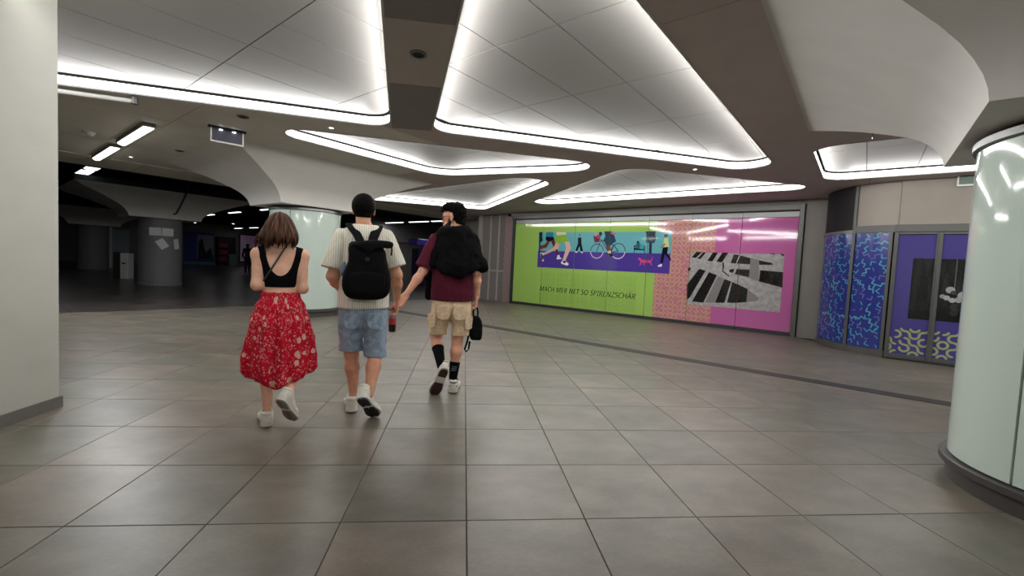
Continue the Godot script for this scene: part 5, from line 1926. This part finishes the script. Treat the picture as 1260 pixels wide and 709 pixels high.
func man_with_jumper() -> void:
	var o := root("person", "bearded man in maroon shirt with black jumper draped over his shoulders", -0.069, -4.312)
	var j := {shL = Vector3(-0.215, 1.465, 0.0), shR = Vector3(0.120, 1.475, 0.0), neck = Vector3(-0.040, 1.60, -0.01), hpL = Vector3(-0.120, 0.92, 0), hpR = Vector3(0.045, 0.92, 0),
		elL = Vector3(-0.318, 1.175, 0.05), elR = Vector3(0.190, 1.185, 0.02), wrL = Vector3(-0.460, 0.945, 0.16), wrR = Vector3(0.206, 0.935, -0.04),
		knL = Vector3(-0.178, 0.515, -0.09), anL = Vector3(-0.108, 0.285, 0.185), knR = Vector3(0.035, 0.51, -0.02), anR = Vector3(0.004, 0.105, 0.02)}
	var bones := trunk(j, 1.04) + limb(j, "L", 1.04) + limb(j, "R", 1.04) + leg(j, "L", 0.98) + leg(j, "R", 0.98)
	var hc := Vector3(-0.052, 1.700, -0.02)
	var hb := Basis(Vector3.UP, 1.22) * Basis(Vector3.RIGHT, -0.05)
	var hl := hand_bones(j.wrL, j.wrL - j.elL, Vector3(-0.3, 0, 1), 0.5)
	var hr := hand_bones(j.wrR, Vector3(-0.06, -1, -0.05), Vector3(-1, 0, 0), 0.95)
	put("body", join([nets(bones, 0.035, 0.0105), nets(head_bones(hc, hb, 1.0), 0.022, 0.005), nets(hl, 0.008, 0.0042), nets(hr, 0.008, 0.0042)]), M.skin3, o)
	eyes(o, hc, hb, 1.0)
	var curl := [bone(hc + hb * Vector3(0, 0.055, 0.032), hc + hb * Vector3(0, 0.062, -0.045), 0.092, 0.080), bone(hc + hb * Vector3(0, 0.0, 0.042), hc + hb * Vector3(0, -0.05, 0.055), 0.076, 0.056)]
	put("hair", join([nets(curl, 0.02, 0.0055, func(p: Vector3, d: float) -> float:
		var q: Vector3 = hb.inverse() * (p - hc)
		var e := d + 0.022 * noise.get_noise_3d(p.x * 50, p.y * 50, p.z * 50)
		if q.y < 0.045: e = maxf(e, 0.018 - q.z)
		return maxf(e, -0.07 - q.y))]), hair_mat(rgb(14, 11, 10)), o)
	var beard := [bone(hc + hb * Vector3(-0.062, -0.02, -0.012), hc + hb * Vector3(-0.04, -0.088, -0.045), 0.016, 0.018), bone(hc + hb * Vector3(0.062, -0.02, -0.012), hc + hb * Vector3(0.04, -0.088, -0.045), 0.016, 0.018), bone(hc + hb * Vector3(-0.035, -0.09, -0.055), hc + hb * Vector3(0.035, -0.09, -0.055), 0.030), bone(hc + hb * Vector3(-0.02, -0.050, -0.096), hc + hb * Vector3(0.02, -0.050, -0.096), 0.008)]
	put("beard", join([nets(beard, 0.018, 0.005, func(p: Vector3, d: float) -> float: return d + 0.003 * noise.get_noise_3d(p.x * 120, p.y * 120, p.z * 120))]), mat(rgb(40, 27, 22), 0.8), o)
	# glasses
	var gl := Node3D.new()
	gl.name = "glasses"
	o.add_child(gl)
	gl.transform = Transform3D(hb, hc)
	for sx in [-1.0, 1.0]:
		var rim := []
		for k in 17:
			rim.append(Vector3(sx * 0.034 + cos(TAU * k / 16) * 0.025, 0.0 + sin(TAU * k / 16) * 0.021, -0.108))
		put("rim", tube(rim, 0.0022, 6), M.black, gl)
		put("temple", tube([Vector3(sx * 0.060, 0.006, -0.106), Vector3(sx * 0.083, 0.008, -0.03), Vector3(sx * 0.086, 0.0, 0.012)], 0.0022, 6), M.black, gl)
	put("bridge", tube([Vector3(-0.010, 0.004, -0.108), Vector3(0, 0.008, -0.111), Vector3(0.010, 0.004, -0.108)], 0.0022, 6), M.black, gl)
	# maroon shirt
	var cx := -0.038
	var sb := [bone(j.shL + Vector3(0.01, 0.0, 0), j.shR + Vector3(-0.01, 0.0, 0), 0.066), bone(Vector3(cx, 1.42, 0), Vector3(cx, 0.90, 0), 0.186, 0.204, Vector3.BACK, 0.70),
		bone(j.shL, j.elL + Vector3(-0.005, 0.015, 0), 0.072, 0.082), bone(j.shR, j.elR + Vector3(0.008, 0.015, 0), 0.072, 0.078), bone(Vector3(-0.04, 1.48, 0), Vector3(-0.04, 1.55, -0.005), 0.075, 0.068)]
	var dl: Vector3 = (j.elL - j.shL).normalized()
	var dr: Vector3 = (j.elR - j.shR).normalized()
	M.maroon = cloth(rgb(92, 32, 50), 0.9, cloud_tex(128, 0.06, Color(0.82, 0.82, 0.82), Color(1, 1, 1), 16), 6.0)
	var fold := func(p: Vector3, d: float) -> float: return d + folds(p, 0.008)
	put("shirt", join([nets([sb[0], sb[1], sb[4]], 0.04, 0.008, func(p: Vector3, d: float) -> float: return maxf(maxf(fold.call(p, d), 0.895 - p.y), p.y - 1.57)),
		nets([sb[2]], 0.04, 0.008, func(p: Vector3, d: float) -> float: return maxf(fold.call(p, d), (p - j.shL).dot(dl) - 0.285)),
		nets([sb[3]], 0.04, 0.008, func(p: Vector3, d: float) -> float: return maxf(fold.call(p, d), (p - j.shR).dot(dr) - 0.27))]), M.maroon, o)
	# jumper laid over the shoulders: a heavy fold across the back
	var jb := [bone(Vector3(-0.13, 1.555, 0.04), Vector3(0.05, 1.565, 0.04), 0.062, 0.062)]
	for q in [[-0.172, 1.505, 0.015, -0.232, 1.245, 0.070, 0.056, 0.050], [-0.105, 1.53, 0.06, -0.135, 1.225, 0.135, 0.05, 0.05], [-0.045, 1.53, 0.08, -0.045, 1.200, 0.160, 0.052, 0.05], [0.015, 1.53, 0.08, 0.045, 1.195, 0.155, 0.052, 0.05], [0.065, 1.53, 0.05, 0.135, 1.225, 0.125, 0.052, 0.052], [0.115, 1.505, 0.015, 0.225, 1.250, 0.040, 0.066, 0.064]]:
		jb.append(bone(Vector3(q[0], q[1], q[2]), Vector3(q[3], q[4], q[5]), q[6], q[7]))
	jb.append(bone(Vector3(0.225, 1.25, 0.04), Vector3(0.262, 1.205, 0.03), 0.045, 0.022))
	jb.append(bone(Vector3(0.0, 1.19, 0.165), Vector3(0.03, 1.15, 0.165), 0.035, 0.02))
	M.jumper = cloth(rgb(12, 13, 16), 0.95, cloud_tex(128, 0.08, Color(0.7, 0.7, 0.7), Color(1, 1, 1), 26), 5.0)
	put("jumper", join([nets(jb, 0.07, 0.008, func(p: Vector3, d: float) -> float: return d + folds(p, 0.020, 7.0, 0.6))]), M.jumper, o)
	put("jumper_sleeve", join([nets([bone(Vector3(-0.235, 1.42, -0.13), Vector3(-0.268, 1.12, -0.17), 0.055, 0.052), bone(Vector3(-0.268, 1.12, -0.17), Vector3(-0.270, 0.92, -0.17), 0.052, 0.042)], 0.03, 0.009, func(p: Vector3, d: float) -> float: return d + folds(p, 0.008))]), M.jumper, o)
	put("jumper_sleeve", join([nets([bone(Vector3(0.10, 1.46, -0.13), Vector3(0.07, 1.12, -0.17), 0.055, 0.050), bone(Vector3(0.07, 1.12, -0.17), Vector3(0.07, 0.98, -0.17), 0.050, 0.042)], 0.03, 0.009, func(p: Vector3, d: float) -> float: return d + folds(p, 0.008))]), M.jumper, o)
	# cargo shorts
	var db := [bone(Vector3(cx, 0.93, 0), Vector3(cx, 0.86, 0), 0.150, 0.164, Vector3.BACK, 0.80), bone(j.hpL + Vector3(-0.008, 0, 0), Vector3(-0.170, 0.51, -0.06), 0.098, 0.086), bone(j.hpR + Vector3(0.006, 0, 0), Vector3(0.060, 0.50, -0.01), 0.100, 0.086)]
	M.khaki = cloth(rgb(236, 210, 178), 0.9, cloud_tex(128, 0.04, Color(0.88, 0.88, 0.87), Color(1, 1, 1), 18), 4.0)
	put("cargo_shorts", join([nets(db, 0.028, 0.008, func(p: Vector3, d: float) -> float:
		var e := d + folds(p, 0.010, 7.0, 0.8)
		if p.y < 0.92 and p.z > 0.0: e += 0.008 * maxf(0.0, 1.0 - absf(p.x - cx) / 0.018)
		e = maxf(e, 0.555 - p.y)
		return maxf(e, p.y - 0.945))]), M.khaki, o)
	for q in [[-0.222, 0.70, 0.045, -0.9], [0.135, 0.69, 0.05, 0.95], [-0.11, 0.79, 0.130, -0.25], [0.045, 0.79, 0.130, 0.25]]:
		var pk := put("pocket", pillow([Vector2(-0.055, 0.06), Vector2(0.055, 0.06), Vector2(0.055, -0.06), Vector2(-0.055, -0.06)], 0.0, 0.007, 8.0, 0.3, 2), M.khaki, o)
		pk.position = Vector3(q[0], q[1], q[2])
		pk.rotation.y = q[3]
	# black socks
	for q in [["L", 0.40], ["R", 0.53]]:
		var kn: Vector3 = j["kn" + q[0]]
		var an: Vector3 = j["an" + q[0]]
		var b: Array = leg(j, q[0], 0.98).slice(1, 3)
		for e in b:
			e[2] += 0.006
			e[3] += 0.006
		var ax := (an - kn).normalized()
		var from := kn.lerp(an, q[1])
		put("sock", join([nets(b, 0.02, 0.007, func(p: Vector3, d: float) -> float: return maxf(d, (from - p).dot(ax)))]), M.black_cloth, o)
	for k in 3:
		put("sock_print", pillow([Vector2(-0.022, 0.006), Vector2(0.022, 0.006), Vector2(0.022, -0.006), Vector2(-0.022, -0.006)], 0.0, 0.004, 5.0, 0.3, 2), mat(rgb(70, 82, 88), 0.8), o).position = Vector3(0.008 + 0.004 * k, 0.218 + 0.018 * k, 0.060)
	var sp := shoe_parts(2)
	var mats := [M.shoe_white, M.sole_white, mat(rgb(58, 30, 32), 0.7), mat(rgb(40, 40, 44), 0.7)]
	shoe(o, "shoe", Vector3(0.012, 0.004, 0.07), Vector3(0.022, 0.004, -0.2), Vector3.UP, sp, mats, 1.14, 2)
	shoe(o, "shoe", Vector3(-0.078, 0.255, 0.255), Vector3(-0.158, 0.035, 0.15), Vector3(-0.1, 0.35, -0.9), sp, mats, 1.14, 2)
	# small black bag carried by its loop
	var bg := local_thing(o, "handbag", "small black bag carried by its top loop in the bearded man's hand", "bag", Vector3(0.212, 0.0, -0.03))
	put("bag_body", pillow([Vector2(-0.058, 0.70), Vector2(-0.03, 0.745), Vector2(0.02, 0.745), Vector2(0.055, 0.69), Vector2(0.064, 0.60), Vector2(0.055, 0.515), Vector2(0.0, 0.505), Vector2(-0.05, 0.515), Vector2(-0.064, 0.60)], 0.0, 0.045, 3.5), M.black_nylon, bg)
	put("front_pocket", pillow([Vector2(-0.04, 0.63), Vector2(0.045, 0.63), Vector2(0.045, 0.535), Vector2(0.0, 0.527), Vector2(-0.042, 0.535)], 0.040, 0.02, 4.0, 0.4), M.black_nylon, bg)
	put("handle", tube([Vector3(-0.03, 0.735, 0), Vector3(-0.036, 0.79, 0), Vector3(-0.02, 0.825, 0), Vector3(0.0, 0.828, 0), Vector3(0.012, 0.79, 0), Vector3(0.01, 0.735, 0)], 0.009, 8), M.black_nylon, bg)
	put("loose_strap", ribbon([Vector3(-0.05, 0.68, 0.02), Vector3(-0.066, 0.58, 0.03), Vector3(-0.088, 0.47, 0.03), Vector3(-0.105, 0.415, 0.03), Vector3(-0.092, 0.395, 0.03), Vector3(-0.066, 0.42, 0.03), Vector3(-0.058, 0.50, 0.03)],
		[Vector3(0.010, 0, 0), Vector3(0.010, 0, 0), Vector3(0.010, 0.002, 0), Vector3(0.009, -0.003, 0), Vector3(0.002, -0.010, 0), Vector3(0.009, 0.004, 0), Vector3(0.010, 0, 0)], 0.006, [Vector3.BACK, Vector3.BACK, Vector3.BACK, Vector3.BACK, Vector3.BACK, Vector3.BACK, Vector3.BACK]), M.black_nylon, bg)

func far_person() -> void:
	var o := thing("person", "distant person in dark clothes standing in the unlit hall", "person", V(-28.2, 0, 10.35), PI / 4)
	var j := {shL = Vector3(-0.19, 1.42, 0), shR = Vector3(0.19, 1.42, 0), neck = Vector3(0, 1.54, 0), hpL = Vector3(-0.09, 0.9, 0), hpR = Vector3(0.09, 0.9, 0), elL = Vector3(-0.25, 1.14, 0.03), elR = Vector3(0.25, 1.14, 0.03), wrL = Vector3(-0.26, 0.9, -0.05), wrR = Vector3(0.26, 0.9, -0.05),
		knL = Vector3(-0.10, 0.49, -0.03), anL = Vector3(-0.10, 0.05, 0), knR = Vector3(0.10, 0.49, -0.03), anR = Vector3(0.10, 0.05, 0)}
	var b := trunk(j, 1.1) + limb(j, "L", 1.3) + limb(j, "R", 1.3) + leg(j, "L", 1.2) + leg(j, "R", 1.2)
	put("body", join([nets(b, 0.04, 0.02), nets(head_bones(Vector3(0, 1.65, 0), Basis.IDENTITY, 1.0), 0.02, 0.012)]), mat(rgb(30, 28, 32), 0.9), o)
